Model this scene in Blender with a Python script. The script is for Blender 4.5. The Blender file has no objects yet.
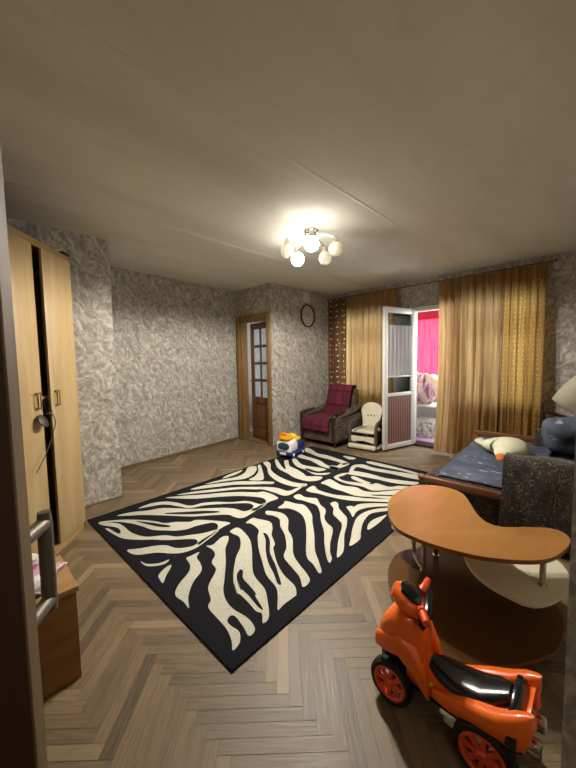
import bpy, bmesh, math, random
from mathutils import Vector, Matrix, noise
random.seed(7)
PI = math.pi
COL = bpy.context.scene.collection
sin, cos = math.sin, math.cos
RUG_WHITE = [
"2.103,3.096 2.218,3.138 2.416,3.145 2.337,3.093 2.217,3.069 2.103,3.079",
"1.88,3.084 2.064,3.057 2.219,3.006 2.378,3.046 2.528,3.165 2.62,3.141 2.556,3.033 2.408,2.922 2.251,2.886 2.113,2.961 1.992,3.019 1.881,3.068",
"2.651,3.127 2.696,3.128 2.598,2.984 2.394,2.723 2.306,2.741 2.266,2.828 2.383,2.862 2.528,2.968",
"1.696,3.073 1.84,3.054 2.003,2.968 2.162,2.866 2.289,2.721 2.4,2.574 2.381,2.547 2.35,2.534 2.283,2.61 2.204,2.679 2.077,2.816 1.951,2.892 1.795,2.982 1.69,3.044",
"1.533,3.041 1.69,2.976 1.912,2.836 2.059,2.733 2.184,2.599 2.208,2.575 2.271,2.498 2.313,2.399 2.328,2.278 2.452,2.262 2.571,2.257 2.386,2.212 2.268,2.199 2.213,2.232 2.205,2.356 2.188,2.478 2.166,2.527 2.141,2.549 2.024,2.688 1.877,2.785 1.733,2.881 1.538,3.015",
"1.405,3.062 1.496,3.009 1.597,2.933 1.681,2.861 1.848,2.744 1.979,2.629 2.091,2.49 2.145,2.454 2.16,2.377 2.154,2.281 2.126,2.219 2.023,2.229 1.877,2.196 1.833,2.188 1.901,2.243 1.963,2.229 2.021,2.277 2.037,2.349 1.999,2.434 1.918,2.55 1.794,2.665 1.634,2.783 1.555,2.857 1.472,2.962",
"1.13,3.021 1.25,3.04 1.359,2.982 1.426,2.873 1.475,2.717 1.589,2.68 1.691,2.601 1.774,2.496 1.879,2.419 1.911,2.355 1.931,2.253 2.004,2.239 1.921,2.194 1.796,2.193 1.813,2.236 1.871,2.277 1.87,2.355 1.791,2.438 1.697,2.526 1.572,2.622 1.451,2.674 1.406,2.767 1.329,2.919 1.237,2.972",
"0.943,3.018 1.057,2.989 1.165,2.915 1.259,2.877 1.316,2.824 1.442,2.658 1.537,2.565 1.651,2.458 1.714,2.361 1.745,2.25 1.834,2.238 1.888,2.204 1.784,2.177 1.658,2.164 1.618,2.232 1.602,2.311 1.46,2.441 1.366,2.524 1.227,2.707 1.098,2.865 1.01,2.943",
"0.798,3.004 0.854,2.977 0.962,2.889 1.06,2.771 1.129,2.659 1.165,2.575 1.243,2.519 1.318,2.437 1.37,2.43 1.453,2.323 1.533,2.178 1.463,2.163 1.401,2.157 1.446,2.223 1.432,2.29 1.316,2.338 1.243,2.345 1.175,2.387 1.111,2.461 1.05,2.544 1.016,2.663 0.969,2.792 0.898,2.902 0.823,2.963",
"0.796,2.997 0.89,2.88 0.913,2.79 0.919,2.622 0.968,2.48 1.077,2.39 1.131,2.302 1.212,2.249 1.29,2.199 1.412,2.154 1.29,2.11 1.181,2.076 1.208,2.136 1.193,2.186 1.058,2.31 0.987,2.4 0.921,2.467 0.848,2.569 0.82,2.667 0.798,2.838 0.819,2.823 0.835,2.714 0.854,2.675 0.874,2.751 0.858,2.822 0.8,2.928",
"0.805,2.397 0.877,2.35 0.968,2.299 1.022,2.246 1.056,2.156 1.143,2.097 1.211,2.112 1.399,2.149 1.361,2.121 1.255,2.084 1.152,2.056 1.063,2.07 0.997,2.123 0.933,2.209 0.843,2.271 0.808,2.327",
"0.814,2.192 0.833,2.129 0.892,2.078 0.954,2.067 0.912,2.043 0.854,2.071 0.818,2.118",
"0.935,2.004 0.891,1.999 0.833,1.96 0.822,1.924 0.818,1.869 0.866,1.924 0.922,1.978",
"1.14,1.993 1.07,1.997 1.04,1.994 1.022,1.913 0.979,1.85 0.886,1.793 0.834,1.744 0.818,1.699 0.826,1.632 0.822,1.568 0.863,1.65 0.946,1.741 1.039,1.8 1.075,1.872 1.095,1.953",
"1.215,2.026 1.255,2.002 1.354,2.04 1.398,2.022 1.374,1.975 1.286,1.89 1.202,1.767 1.085,1.617 1.028,1.546 0.991,1.464 0.982,1.384 0.993,1.309 0.992,1.249 0.971,1.196 0.929,1.191 0.943,1.249 0.958,1.332 0.945,1.36 0.913,1.346 0.906,1.306 0.913,1.251 0.893,1.212 0.864,1.188 0.827,1.184 0.853,1.227 0.878,1.297 0.886,1.376 0.896,1.496 0.938,1.536 0.974,1.62 1.015,1.666 1.108,1.74 1.132,1.826 1.193,1.88 1.218,1.945",
"1.451,2.063 1.511,2.076 1.531,2.034 1.488,1.874 1.413,1.753 1.267,1.569 1.227,1.488 1.201,1.381 1.15,1.301 1.074,1.206 1.026,1.2 1.065,1.25 1.055,1.287 1.066,1.359 1.074,1.429 1.076,1.489 1.12,1.574 1.064,1.456 1.099,1.536 1.163,1.631 1.275,1.752 1.372,1.83 1.447,1.937 1.446,2.011",
"1.617,2.076 1.711,2.101 1.731,2.056 1.765,1.943 1.711,1.855 1.635,1.784 1.569,1.68 1.516,1.639 1.422,1.506 1.365,1.386 1.34,1.274 1.295,1.216 1.263,1.21 1.19,1.212 1.138,1.207 1.204,1.274 1.256,1.343 1.292,1.466 1.368,1.592 1.446,1.717 1.547,1.844 1.619,1.917 1.64,2.038",
"1.867,2.109 1.899,2.088 1.941,1.978 1.897,1.862 1.775,1.744 1.706,1.633 1.566,1.493 1.508,1.385 1.472,1.294 1.431,1.231 1.363,1.227 1.418,1.304 1.457,1.414 1.5,1.52 1.594,1.586 1.702,1.71 1.772,1.829 1.849,1.916 1.857,1.999 1.834,2.062",
"1.997,2.083 2.087,2.101 2.138,2.129 2.162,2.017 2.188,1.933 2.1,1.777 1.988,1.674 1.853,1.544 1.698,1.409 1.621,1.316 1.55,1.235 1.526,1.241 1.569,1.318 1.611,1.414 1.813,1.588 1.95,1.716 2.04,1.843 2.052,1.979 1.995,2.054",
"2.266,2.144 2.343,2.142 2.328,2.047 2.374,1.968 2.357,1.982 2.378,1.942 2.299,1.841 2.244,1.736 2.121,1.655 2.063,1.581 2.037,1.515 1.984,1.468 1.849,1.39 1.753,1.321 1.703,1.269 1.652,1.25 1.693,1.306 1.82,1.422 1.939,1.517 2.06,1.643 2.185,1.756 2.262,1.857 2.262,1.932 2.255,2.022 2.238,2.077",
"2.374,1.781 2.435,1.773 2.422,1.728 2.347,1.666 2.295,1.589 2.247,1.516 2.137,1.442 2.006,1.376 1.831,1.263 1.735,1.247 1.818,1.306 1.942,1.381 2.112,1.47 2.169,1.541 2.218,1.632 2.315,1.703",
"2.412,1.632 2.457,1.615 2.467,1.58 2.531,1.58 2.618,1.518 2.721,1.393 2.776,1.321 2.728,1.298 2.667,1.365 2.592,1.44 2.5,1.496 2.401,1.515 2.293,1.485 2.34,1.539 2.377,1.587",
"1.909,1.263 2.002,1.315 2.149,1.392 2.303,1.453 2.434,1.457 2.55,1.417 2.643,1.346 2.595,1.321 2.505,1.377 2.422,1.405 2.268,1.372 2.128,1.308 2.027,1.255",
"2.191,1.281 2.275,1.326 2.375,1.333 2.498,1.3 2.506,1.29 2.341,1.273",
"2.464,2.154 2.593,2.179 2.592,2.135 2.549,2.059 2.56,1.882 2.627,1.744 2.689,1.609 2.808,1.438 2.858,1.361 2.807,1.336 2.752,1.409 2.628,1.573 2.546,1.691 2.494,1.871 2.479,2.013 2.455,2.074",
"2.716,2.161 2.865,2.168 2.861,2.101 2.812,1.953 2.863,1.816 2.835,1.697 2.896,1.595 3.019,1.509 3.099,1.419 2.903,1.328 2.818,1.435 2.762,1.558 2.679,1.699 2.686,1.845 2.683,1.971 2.713,2.096",
"3.437,2.229 3.558,2.154 3.535,1.995 3.568,1.785 3.626,1.538 3.617,1.445 3.517,1.395 3.48,1.535 3.474,1.738 3.434,1.938 3.439,2.106 3.409,2.161 3.262,2.116 3.21,2.13",
"3.262,2.116 3.289,2.085 3.317,1.917 3.307,1.716 3.379,1.49 3.418,1.392 3.332,1.394 3.262,1.494 3.224,1.612 3.207,1.788 3.178,1.946 3.147,2.112",
"2.951,2.162 3.094,2.172 3.178,2.121 3.072,2.109 2.987,2.121 2.936,2.016 2.98,1.889 3.046,1.739 3.104,1.71 3.1,1.569 3.193,1.5 3.241,1.41 3.171,1.379 3.083,1.485 2.904,1.639 2.923,1.77 2.889,1.939 2.899,2.059",
"3.077,2.019 3.126,2.005 3.086,1.847 3.071,1.764 3.011,1.802 3.033,1.946",
"3.692,2.183 3.737,2.109 3.733,1.868 3.697,1.527 3.645,1.516 3.652,1.717 3.634,1.932 3.643,2.13",
"2.778,3.165 2.849,3.153 2.798,3.043 2.656,2.885 2.573,2.69 2.537,2.504 2.549,2.35 2.598,2.26 2.526,2.229 2.457,2.3 2.432,2.448 2.462,2.626 2.542,2.805 2.684,2.987",
"2.972,3.147 2.992,3.123 2.827,2.868 2.795,2.769 3.005,3.004 3.064,2.988 2.913,2.815 2.868,2.642 2.815,2.494 2.779,2.415 2.866,2.302 2.857,2.25 2.755,2.235 2.661,2.313 2.648,2.489 2.694,2.631 2.731,2.799 2.803,2.942",
"3.123,2.972 3.182,2.956 3.073,2.774 3.055,2.652 3.112,2.449 3.091,2.386 2.986,2.421 2.99,2.572 2.946,2.596 2.916,2.46 2.947,2.367 3.048,2.283 2.953,2.28 2.878,2.381 2.93,2.57 2.965,2.756",
"3.325,3.072 3.393,3.075 3.36,2.915 3.334,2.675 3.246,2.479 3.261,2.323 3.243,2.299 3.164,2.277 3.159,2.486 3.205,2.623 3.253,2.769 3.252,2.963",
"3.642,3.204 3.712,3.218 3.677,3.096 3.577,2.897 3.587,2.766 3.551,2.529 3.488,2.315 3.374,2.285 3.201,2.303 3.4,2.349 3.455,2.587 3.455,2.772 3.505,2.981 3.546,3.12",
"3.253,2.441 3.299,2.368 3.413,2.395 3.497,2.32 3.3,2.316 3.166,2.273 3.163,2.374",
"3.708,2.558 3.739,2.397 3.693,2.354 3.628,2.406"]
RUG_BLACK = [
"1.259,2.74 1.414,2.607 1.51,2.522 1.588,2.42 1.569,2.406 1.481,2.475 1.386,2.559 1.26,2.709",
"1.015,2.785 1.073,2.699 1.129,2.593 1.174,2.502 1.158,2.485 1.107,2.546 1.065,2.644",
"1.214,1.626 1.215,1.6 1.173,1.547 1.159,1.471 1.139,1.385 1.124,1.375 1.089,1.269 1.081,1.296 1.1,1.4 1.111,1.494 1.138,1.554 1.1,1.47 1.122,1.533 1.168,1.601",
"1.609,1.85 1.613,1.809 1.561,1.723 1.471,1.627 1.401,1.501 1.343,1.41 1.293,1.336 1.284,1.357 1.333,1.446 1.383,1.548 1.465,1.664 1.555,1.764",
"2.802,1.599 2.905,1.47 2.986,1.367 2.959,1.354 2.879,1.457 2.802,1.562"]
WORLD_E = 4.5
HALL_E = 2.5
SPOT_E = 55
EXPO = 1.6

# ------------------------------------------------------------------ object helpers
def obj(name, bm, mats, parent=None, smooth=True, recalc=True, flat_angle=40):
    if recalc:
        bmesh.ops.recalc_face_normals(bm, faces=bm.faces[:])
    me = bpy.data.meshes.new(name)
    bm.to_mesh(me); bm.free()
    if not isinstance(mats, (list, tuple)): mats = [mats]
    for m in mats: me.materials.append(m)
    if smooth:
        me.shade_smooth()
        try: me.set_sharp_from_angle(angle=math.radians(flat_angle))
        except Exception: pass
    o = bpy.data.objects.new(name, me)
    COL.objects.link(o)
    if parent: o.parent = parent
    return o

def thing(name, label, cat, loc=(0, 0, 0), rz=0, group=None):
    o = bpy.data.objects.new(name, None); COL.objects.link(o)
    o.location = loc; o.rotation_euler = (0, 0, rz)
    o.empty_display_size = .1
    o['label'] = label; o['category'] = cat
    if group: o['group'] = group
    return o

def tag(o, label, cat, group=None, kind=None):
    o['label'] = label; o['category'] = cat
    if group: o['group'] = group
    if kind: o['kind'] = kind
    return o

def struct(name, bm, m, parent=None, smooth=False):
    o = obj(name, bm, m, parent, smooth)
    if parent is None: o['kind'] = 'structure'
    return o

def B(): return bmesh.new()

def box(bm, x0, x1, y0, y1, z0, z1, bev=0, seg=2, M=None, mi=0):
    g = bmesh.ops.create_cube(bm, size=1)
    vs = g['verts']
    for v in vs:
        v.co = Vector(((x0+x1)/2 + v.co.x*(x1-x0), (y0+y1)/2 + v.co.y*(y1-y0), (z0+z1)/2 + v.co.z*(z1-z0)))
    fs = set(f for v in vs for f in v.link_faces)
    if bev:
        es = list(set(e for v in vs for e in v.link_edges))
        r = bmesh.ops.bevel(bm, geom=es, offset=bev, segments=seg, profile=.5, affect='EDGES')
        fs = set(r['faces']) | set(f for f in fs if f.is_valid)
        vs = list(set(v for f in fs for v in f.verts))
    for f in fs:
        if f.is_valid: f.material_index = mi
    if M is not None:
        for v in vs: v.co = M @ v.co
    return vs

def prism(bm, pts, z0, z1, bev=0, seg=2, M=None, mi=0):
    lo = [bm.verts.new((p[0], p[1], z0)) for p in pts]
    hi = [bm.verts.new((p[0], p[1], z1)) for p in pts]
    n = len(pts); fs = []
    fs.append(bm.faces.new(list(reversed(lo)))); top = bm.faces.new(hi); fs.append(top)
    for i in range(n):
        fs.append(bm.faces.new((lo[i], lo[(i+1) % n], hi[(i+1) % n], hi[i])))
    if bev:
        es = list(set(list(fs[0].edges) + list(top.edges)))
        r = bmesh.ops.bevel(bm, geom=es, offset=bev, segments=seg, profile=.5, affect='EDGES')
        fs = [f for f in fs if f.is_valid] + r['faces']
    vs = list(set(v for f in fs if f.is_valid for v in f.verts))
    for f in fs:
        if f.is_valid: f.material_index = mi
    if M is not None:
        for v in vs: v.co = M @ v.co
    return vs

def crm(P, n=6, closed=False):
    """Catmull-Rom through the points"""
    P = [Vector(p) for p in P]; out = []
    N = len(P)
    rng = range(N) if closed else range(N-1)
    for i in rng:
        if closed: p0, p1, p2, p3 = P[(i-1) % N], P[i], P[(i+1) % N], P[(i+2) % N]
        else: p0, p1, p2, p3 = P[max(i-1, 0)], P[i], P[i+1], P[min(i+2, N-1)]
        for k in range(n):
            t = k/n
            out.append(.5*((2*p1) + (p2-p0)*t + (2*p0-5*p1+4*p2-p3)*t*t + (3*p1-p0-3*p2+p3)*t*t*t))
    if not closed: out.append(P[-1])
    return out

def tube(bm, pts, r, seg=10, n=6, smooth=True, sq=(1, 1), up=None, mi=0, cap=True):
    """tube along a path; r a number or list per control point; sq squashes the section"""
    N = len(pts)
    rr = [r]*N if not isinstance(r, (list, tuple)) else list(r)
    if smooth and N > 2:
        P = crm(pts, n); R = [v.x for v in crm([(a, 0, 0) for a in rr], n)]
    else:
        P = [Vector(p) for p in pts]; R = rr
    rings = []; ref = Vector(up) if up else None
    prev = None
    for i, p in enumerate(P):
        t = (P[min(i+1, len(P)-1)] - P[max(i-1, 0)]).normalized()
        if ref is not None: a = ref
        elif prev is not None: a = prev
        else: a = Vector((0, 0, 1)) if abs(t.z) < .9 else Vector((1, 0, 0))
        s = t.cross(a).normalized(); u = s.cross(t).normalized(); prev = u
        rad = max(R[i], .0004)
        rings.append([bm.verts.new(p + s*cos(2*PI*k/seg)*rad*sq[0] + u*sin(2*PI*k/seg)*rad*sq[1]) for k in range(seg)])
    fs = []
    for i in range(len(rings)-1):
        for k in range(seg):
            fs.append(bm.faces.new((rings[i][k], rings[i][(k+1) % seg], rings[i+1][(k+1) % seg], rings[i+1][k])))
    if cap:
        fs.append(bm.faces.new(list(reversed(rings[0])))); fs.append(bm.faces.new(rings[-1]))
    for f in fs: f.material_index = mi
    return [v for r_ in rings for v in r_]

def lathe(bm, prof, seg=32, M=None, mi=0, closed=False):
    """prof [(r,z)], axis z"""
    rings = []
    for r, z in prof:
        if r < 1e-5: rings.append([bm.verts.new((0, 0, z))])
        else: rings.append([bm.verts.new((r*cos(2*PI*k/seg), r*sin(2*PI*k/seg), z)) for k in range(seg)])
    pairs = list(zip(rings[:-1], rings[1:]))
    if closed: pairs.append((rings[-1], rings[0]))
    for a, b in pairs:
        for k in range(seg):
            k2 = (k+1) % seg
            if len(a) == 1 and len(b) == 1: continue
            if len(a) == 1: f = bm.faces.new((a[0], b[k], b[k2]))
            elif len(b) == 1: f = bm.faces.new((a[k], a[k2], b[0]))
            else: f = bm.faces.new((a[k], a[k2], b[k2], b[k]))
            f.material_index = mi
    vs = [v for r_ in rings for v in r_]
    if M is not None:
        for v in vs: v.co = M @ v.co
    return vs

def blob(bm, c, r, sub=3, amp=0, freq=6, seed=0, M=None, power=1, mi=0):
    g = bmesh.ops.create_icosphere(bm, subdivisions=sub, radius=1)
    for v in g['verts']:
        d = v.co.normalized()
        if power != 1:
            d = Vector([math.copysign(abs(a)**power, a) for a in d])
        p = Vector((d.x*r[0], d.y*r[1], d.z*r[2]))
        if amp:
            p += d*amp*noise.fractal(Vector(p)*freq + Vector((seed, seed*1.7, 0)), 1, 2, 3)
        v.co = (M @ p if M is not None else p) + Vector(c)
        for f in v.link_faces: f.material_index = mi
    return g['verts']

def surf(bm, f, nu, nv, su=1, sv=1, close_u=False):
    """grid surface f(u,v)->xyz with uv in metres su,sv"""
    uvl = bm.loops.layers.uv.verify()
    V = [[bm.verts.new(f(i/nu, j/nv)) for j in range(nv+1)] for i in range(nu+1)]
    for i in range(nu):
        for j in range(nv):
            fa = bm.faces.new((V[i][j], V[i+1][j], V[i+1][j+1], V[i][j+1]))
            for l, (a, b) in zip(fa.loops, ((i, j), (i+1, j), (i+1, j+1), (i, j+1))):
                l[uvl].uv = (a/nu*su, b/nv*sv)
    return V

def solid(o, t, off=-1):
    m = o.modifiers.new('thick', 'SOLIDIFY'); m.thickness = t; m.offset = off
    return o

def loft(bm, secs, seg=20, mi=0, M=None, power=.75):
    """secs: [(y, halfw, z0, z1, cx)] superellipse sections along y"""
    rings = []
    for s in secs:
        y, w, z0, z1 = s[:4]; cx = s[4] if len(s) > 4 else 0
        ring = []
        for k in range(seg):
            a = 2*PI*k/seg
            ca, sa = cos(a), sin(a)
            ring.append(bm.verts.new((cx + w*math.copysign(abs(ca)**power, ca), y,
                                      (z0+z1)/2 + (z1-z0)/2*math.copysign(abs(sa)**power, sa))))
        rings.append(ring)
    for a, b in zip(rings[:-1], rings[1:]):
        for k in range(seg):
            f = bm.faces.new((a[k], a[(k+1) % seg], b[(k+1) % seg], b[k])); f.material_index = mi
    for r_ in (list(reversed(rings[0])), rings[-1]):
        f = bm.faces.new(r_); f.material_index = mi
    vs = [v for r_ in rings for v in r_]
    if M is not None:
        for v in vs: v.co = M @ v.co
    return vs

def T(x, y, z): return Matrix.Translation((x, y, z))
def R(a, ax): return Matrix.Rotation(a, 4, ax)

# ------------------------------------------------------------------ materials
def srgb(h):
    h = h.lstrip('#'); out = []
    for i in (0, 2, 4):
        c = int(h[i:i+2], 16)/255
        out.append(c/12.92 if c <= .04045 else ((c+.055)/1.055)**2.4)
    return tuple(out)+(1,)

class NT:
    def __init__(s, name):
        s.m = bpy.data.materials.new(name); s.m.use_nodes = True
        s.t = s.m.node_tree; s.p = s.t.nodes['Principled BSDF']; s.o = s.t.nodes['Material Output']
    def n(s, kind, **kw):
        nd = s.t.nodes.new('ShaderNode'+kind)
        for k, v in kw.items(): setattr(nd, k, v)
        return nd
    def l(s, a, b): s.t.links.new(a, b)
    def coord(s, which='Object'): return s.n('TexCoord').outputs[which]
    def mapping(s, src, scale=(1, 1, 1), rot=(0, 0, 0), loc=(0, 0, 0)):
        m = s.n('Mapping'); m.inputs['Scale'].default_value = scale; m.inputs['Rotation'].default_value = rot; m.inputs['Location'].default_value = loc
        s.l(src, m.inputs['Vector']); return m.outputs['Vector']
    def noise(s, src, scale=5, detail=3, rough=.5, dist=0):
        k = s.n('TexNoise'); k.inputs['Scale'].default_value = scale; k.inputs['Detail'].default_value = detail
        k.inputs['Roughness'].default_value = rough; k.inputs['Distortion'].default_value = dist
        if src is not None: s.l(src, k.inputs['Vector'])
        return k.outputs['Fac']
    def ramp(s, fac, stops, interp='LINEAR'):
        r = s.n('ValToRGB'); r.color_ramp.interpolation = interp
        e = r.color_ramp.elements
        while len(e) < len(stops): e.new(.5)
        for i, (p, c) in enumerate(stops):
            e[i].position = p; e[i].color = srgb(c) if isinstance(c, str) else (c, c, c, 1)
        s.l(fac, r.inputs['Fac']); return r.outputs['Color']
    def mix(s, fac, a, b, mode='MIX'):
        m = s.n('Mix', data_type='RGBA', blend_type=mode)
        for src, k in ((fac, 0), (a, 6), (b, 7)):
            if isinstance(src, (int, float)): m.inputs[k].default_value = src
            elif isinstance(src, str): m.inputs[k].default_value = srgb(src)
            else: s.l(src, m.inputs[k])
        return m.outputs[2]
    def bump(s, h, strength=.3, dist=.01):
        b = s.n('Bump'); b.inputs['Strength'].default_value = strength; b.inputs['Distance'].default_value = dist
        s.l(h, b.inputs['Height']); s.l(b.outputs['Normal'], s.p.inputs['Normal']); return b.outputs['Normal']
    def col(s, c):
        if isinstance(c, str): s.p.inputs['Base Color'].default_value = srgb(c)
        else: s.l(c, s.p.inputs['Base Color'])
    def set(s, **kw):
        for k, v in kw.items(): s.p.inputs[k.replace('_', ' ')].default_value = v
        return s

def plain(name, c, rough=.5, metal=0, coat=0, spec=.5, var=.06, scale=8, bump=0, bscale=60):
    t = NT(name)
    co = t.coord()
    f = t.noise(co, scale, 3)
    a = srgb(c)
    lo = tuple(max(0, x*(1-var*2)) for x in a[:3])+(1,); hi = tuple(min(1, x*(1+var*2)) for x in a[:3])+(1,)
    m = t.n('Mix', data_type='RGBA'); t.l(f, m.inputs[0]); m.inputs[6].default_value = lo; m.inputs[7].default_value = hi
    t.col(m.outputs[2])
    t.set(Roughness=rough, Metallic=metal, Coat_Weight=coat)
    t.p.inputs['Specular IOR Level'].default_value = spec
    if bump: t.bump(t.noise(co, bscale, 2), bump, .004)
    return t.m

def mat_wallpaper():
    t = NT('grey_leaf_wallpaper'); co = t.coord()
    w = t.mapping(co, (1, 1, .8))
    n0 = t.n('TexNoise'); n0.inputs['Scale'].default_value = 4.5; n0.inputs['Detail'].default_value = 2; t.l(w, n0.inputs['Vector'])
    wv = t.n('VectorMath', operation='MULTIPLY_ADD'); t.l(n0.outputs['Color'], wv.inputs[0]); wv.inputs[1].default_value = (.22, .22, .22); t.l(w, wv.inputs[2])
    a = t.noise(wv.outputs[0], 13, 5, .68, .9)
    b = t.noise(wv.outputs[0], 25, 3, .6, 1.2)
    big = t.noise(co, 2.2, 2)
    v = t.n('TexWave', wave_type='BANDS', bands_direction='DIAGONAL'); v.inputs['Scale'].default_value = 5; v.inputs['Distortion'].default_value = 9
    v.inputs['Detail'].default_value = 2; v.inputs['Detail Scale'].default_value = 2.2; t.l(wv.outputs[0], v.inputs['Vector'])
    c1 = t.ramp(a, [(.34, '#67625b'), (.45, '#918b82'), (.55, '#b3aca1'), (.66, '#d9d3c7')])
    c2 = t.ramp(b, [(.38, '#767168'), (.5, '#a39c92'), (.62, '#ded8cc')])
    c = t.mix(.45, c1, c2)
    c3 = t.ramp(v.outputs['Fac'], [(.2, '#7d776e'), (.75, '#a39c91'), (.93, '#dcd5c9')])
    c = t.mix(.3, c, c3)
    c = t.mix(t.ramp(big, [(.35, .0), (.7, .22)]), c, '#9b958b')
    t.col(c); t.set(Roughness=.75)
    t.bump(a, .25, .004)
    return t.m

def mat_ceiling():
    t = NT('whitewashed_ceiling'); co = t.coord()
    st = t.mapping(co, (.35, 1.6, 1))
    a = t.noise(st, 1.4, 4, .55); b = t.noise(co, 5, 4, .6)
    c = t.ramp(a, [(.3, '#cdc7bb'), (.5, '#d6d1c6'), (.7, '#dfdad0')])
    c = t.mix(t.ramp(b, [(.58, .0), (.75, .35)]), c, '#c4bcad')
    t.col(c); t.set(Roughness=.9); t.bump(t.noise(st, 2.2, 4, .5), .5, .02)
    return t.m

def mat_parquet():
    t = NT('oak_parquet')
    at = t.n('Attribute', attribute_name='tone'); tone = at.outputs['Fac']
    uv = t.coord('UV')
    g = t.noise(t.mapping(uv, (3, 60, 1)), 2.2, 4, .6, .5)
    base = t.ramp(tone, [(0, '#3e3325'), (.25, '#5d4d38'), (.55, '#6f5d43'), (.8, '#847052'), (1, '#9a8565')])
    gr = t.ramp(g, [(.3, '#4b3e2c'), (.6, '#9c876a')])
    c = t.mix(.32, base, gr)
    d = t.noise(t.coord(), 1.3, 3)
    c = t.mix(t.ramp(d, [(.45, .0), (.75, .35)]), c, '#7a6650')
    t.col(c); t.l(t.ramp(g, [(.3, .42), (.7, .58)]), t.p.inputs['Roughness'])
    t.bump(g, .06, .001)
    return t.m

def wood(name, dark, light, rough=.4, sc=(1, 14, 14), coat=0, scale=2.0):
    t = NT(name); co = t.mapping(t.coord(), sc)
    g = t.noise(co, scale, 4, .6, .6)
    t.col(t.ramp(g, [(.3, dark), (.7, light)])); t.set(Roughness=rough, Coat_Weight=coat); t.bump(g, .08, .002)
    return t.m

def mat_floral(name, base, mid, line, sc=9, uv=False):
    t = NT(name); co = t.coord()
    n0 = t.n('TexNoise'); n0.inputs['Scale'].default_value = sc*.5; t.l(co, n0.inputs['Vector'])
    wv = t.n('VectorMath', operation='MULTIPLY_ADD'); t.l(n0.outputs['Color'], wv.inputs[0]); wv.inputs[1].default_value = (.14, .14, .14); t.l(co, wv.inputs[2])
    vo = t.n('TexVoronoi', feature='F1'); vo.inputs['Scale'].default_value = sc; t.l(wv.outputs[0], vo.inputs['Vector'])
    m = t.n('Math', operation='MULTIPLY'); t.l(vo.outputs['Distance'], m.inputs[0]); m.inputs[1].default_value = 17
    s = t.n('Math', operation='SINE'); t.l(m.outputs[0], s.inputs[0])
    msk = t.noise(co, sc*.9, 2)
    ln = t.n('Math', operation='MULTIPLY'); t.l(t.ramp(s.outputs[0], [(.8, 0.), (.97, 1.)]), ln.inputs[0]); t.l(t.ramp(msk, [(.38, 0.), (.55, 1.)]), ln.inputs[1])
    bg = t.ramp(t.noise(wv.outputs[0], sc*1.3, 3), [(.4, base), (.62, mid)])
    t.col(t.mix(ln.outputs[0], bg, line)); t.set(Roughness=.85)
    t.p.inputs['Sheen Weight'].default_value = .2
    t.bump(t.noise(co, 90, 2), .3, .003)
    return t.m

def mat_curtain(name, lo, hi, dots=None, trans=.55, ds=14, tcol=None, alpha=0):
    t = NT(name); uv = t.coord('UV')
    g = t.noise(t.mapping(uv, (26, 1.2, 1)), 1.6, 4, .6)
    fl = t.noise(t.mapping(uv, (1, 1, 1)), 30, 4, .7, 1)
    c = t.ramp(g, [(.3, lo), (.7, hi)])
    c = t.mix(t.ramp(fl, [(.55, 0.), (.68, .4)]), c, hi)
    if dots:
        vo = t.n('TexVoronoi', voronoi_dimensions='2D'); vo.inputs['Scale'].default_value = ds; vo.inputs['Randomness'].default_value = .35; t.l(t.mapping(uv, (1, .8, 1)), vo.inputs['Vector'])
        c = t.mix(t.ramp(vo.outputs['Distance'], [(.10, 1.), (.17, 0.)]), c, dots)
    t.col(c); t.set(Roughness=.7)
    tr = t.n('BsdfTranslucent'); t.l(c if tcol is None else t.mix(.6, c, tcol), tr.inputs['Color'])
    ms = t.n('MixShader'); ms.inputs[0].default_value = trans
    t.l(t.p.outputs[0], ms.inputs[1]); t.l(tr.outputs[0], ms.inputs[2])
    out = ms.outputs[0]
    if alpha:
        tp = t.n('BsdfTransparent'); m2 = t.n('MixShader'); m2.inputs[0].default_value = alpha
        t.l(out, m2.inputs[1]); t.l(tp.outputs[0], m2.inputs[2]); out = m2.outputs[0]
    t.l(out, t.o.inputs['Surface'])
    return t.m

def mat_glass(name='window_glass', tint='#f4f7f7', gl=.1):
    t = NT(name)
    tp = t.n('BsdfTransparent'); tp.inputs['Color'].default_value = srgb(tint)
    g = t.n('BsdfGlossy'); g.inputs['Roughness'].default_value = .05
    lw = t.n('LayerWeight'); lw.inputs['Blend'].default_value = gl+.15
    ms = t.n('MixShader'); t.l(lw.outputs['Fresnel'], ms.inputs[0])
    t.l(tp.outputs[0], ms.inputs[1]); t.l(g.outputs[0], ms.inputs[2]); t.l(ms.outputs[0], t.o.inputs['Surface'])
    return t.m

def mat_rug_white():
    t = NT('rug_cream_pile'); co = t.coord()
    a = t.noise(co, 160, 2); b = t.noise(co, 3, 2)
    t.col(t.mix(.4, t.ramp(a, [(.3, '#a09d86'), (.7, '#cfcdbc')]), t.ramp(b, [(.4, '#bdbba9'), (.6, '#c6c4b2')])))
    t.set(Roughness=.95); t.p.inputs['Sheen Weight'].default_value = .0; t.bump(a, .6, .004)
    return t.m

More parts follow.
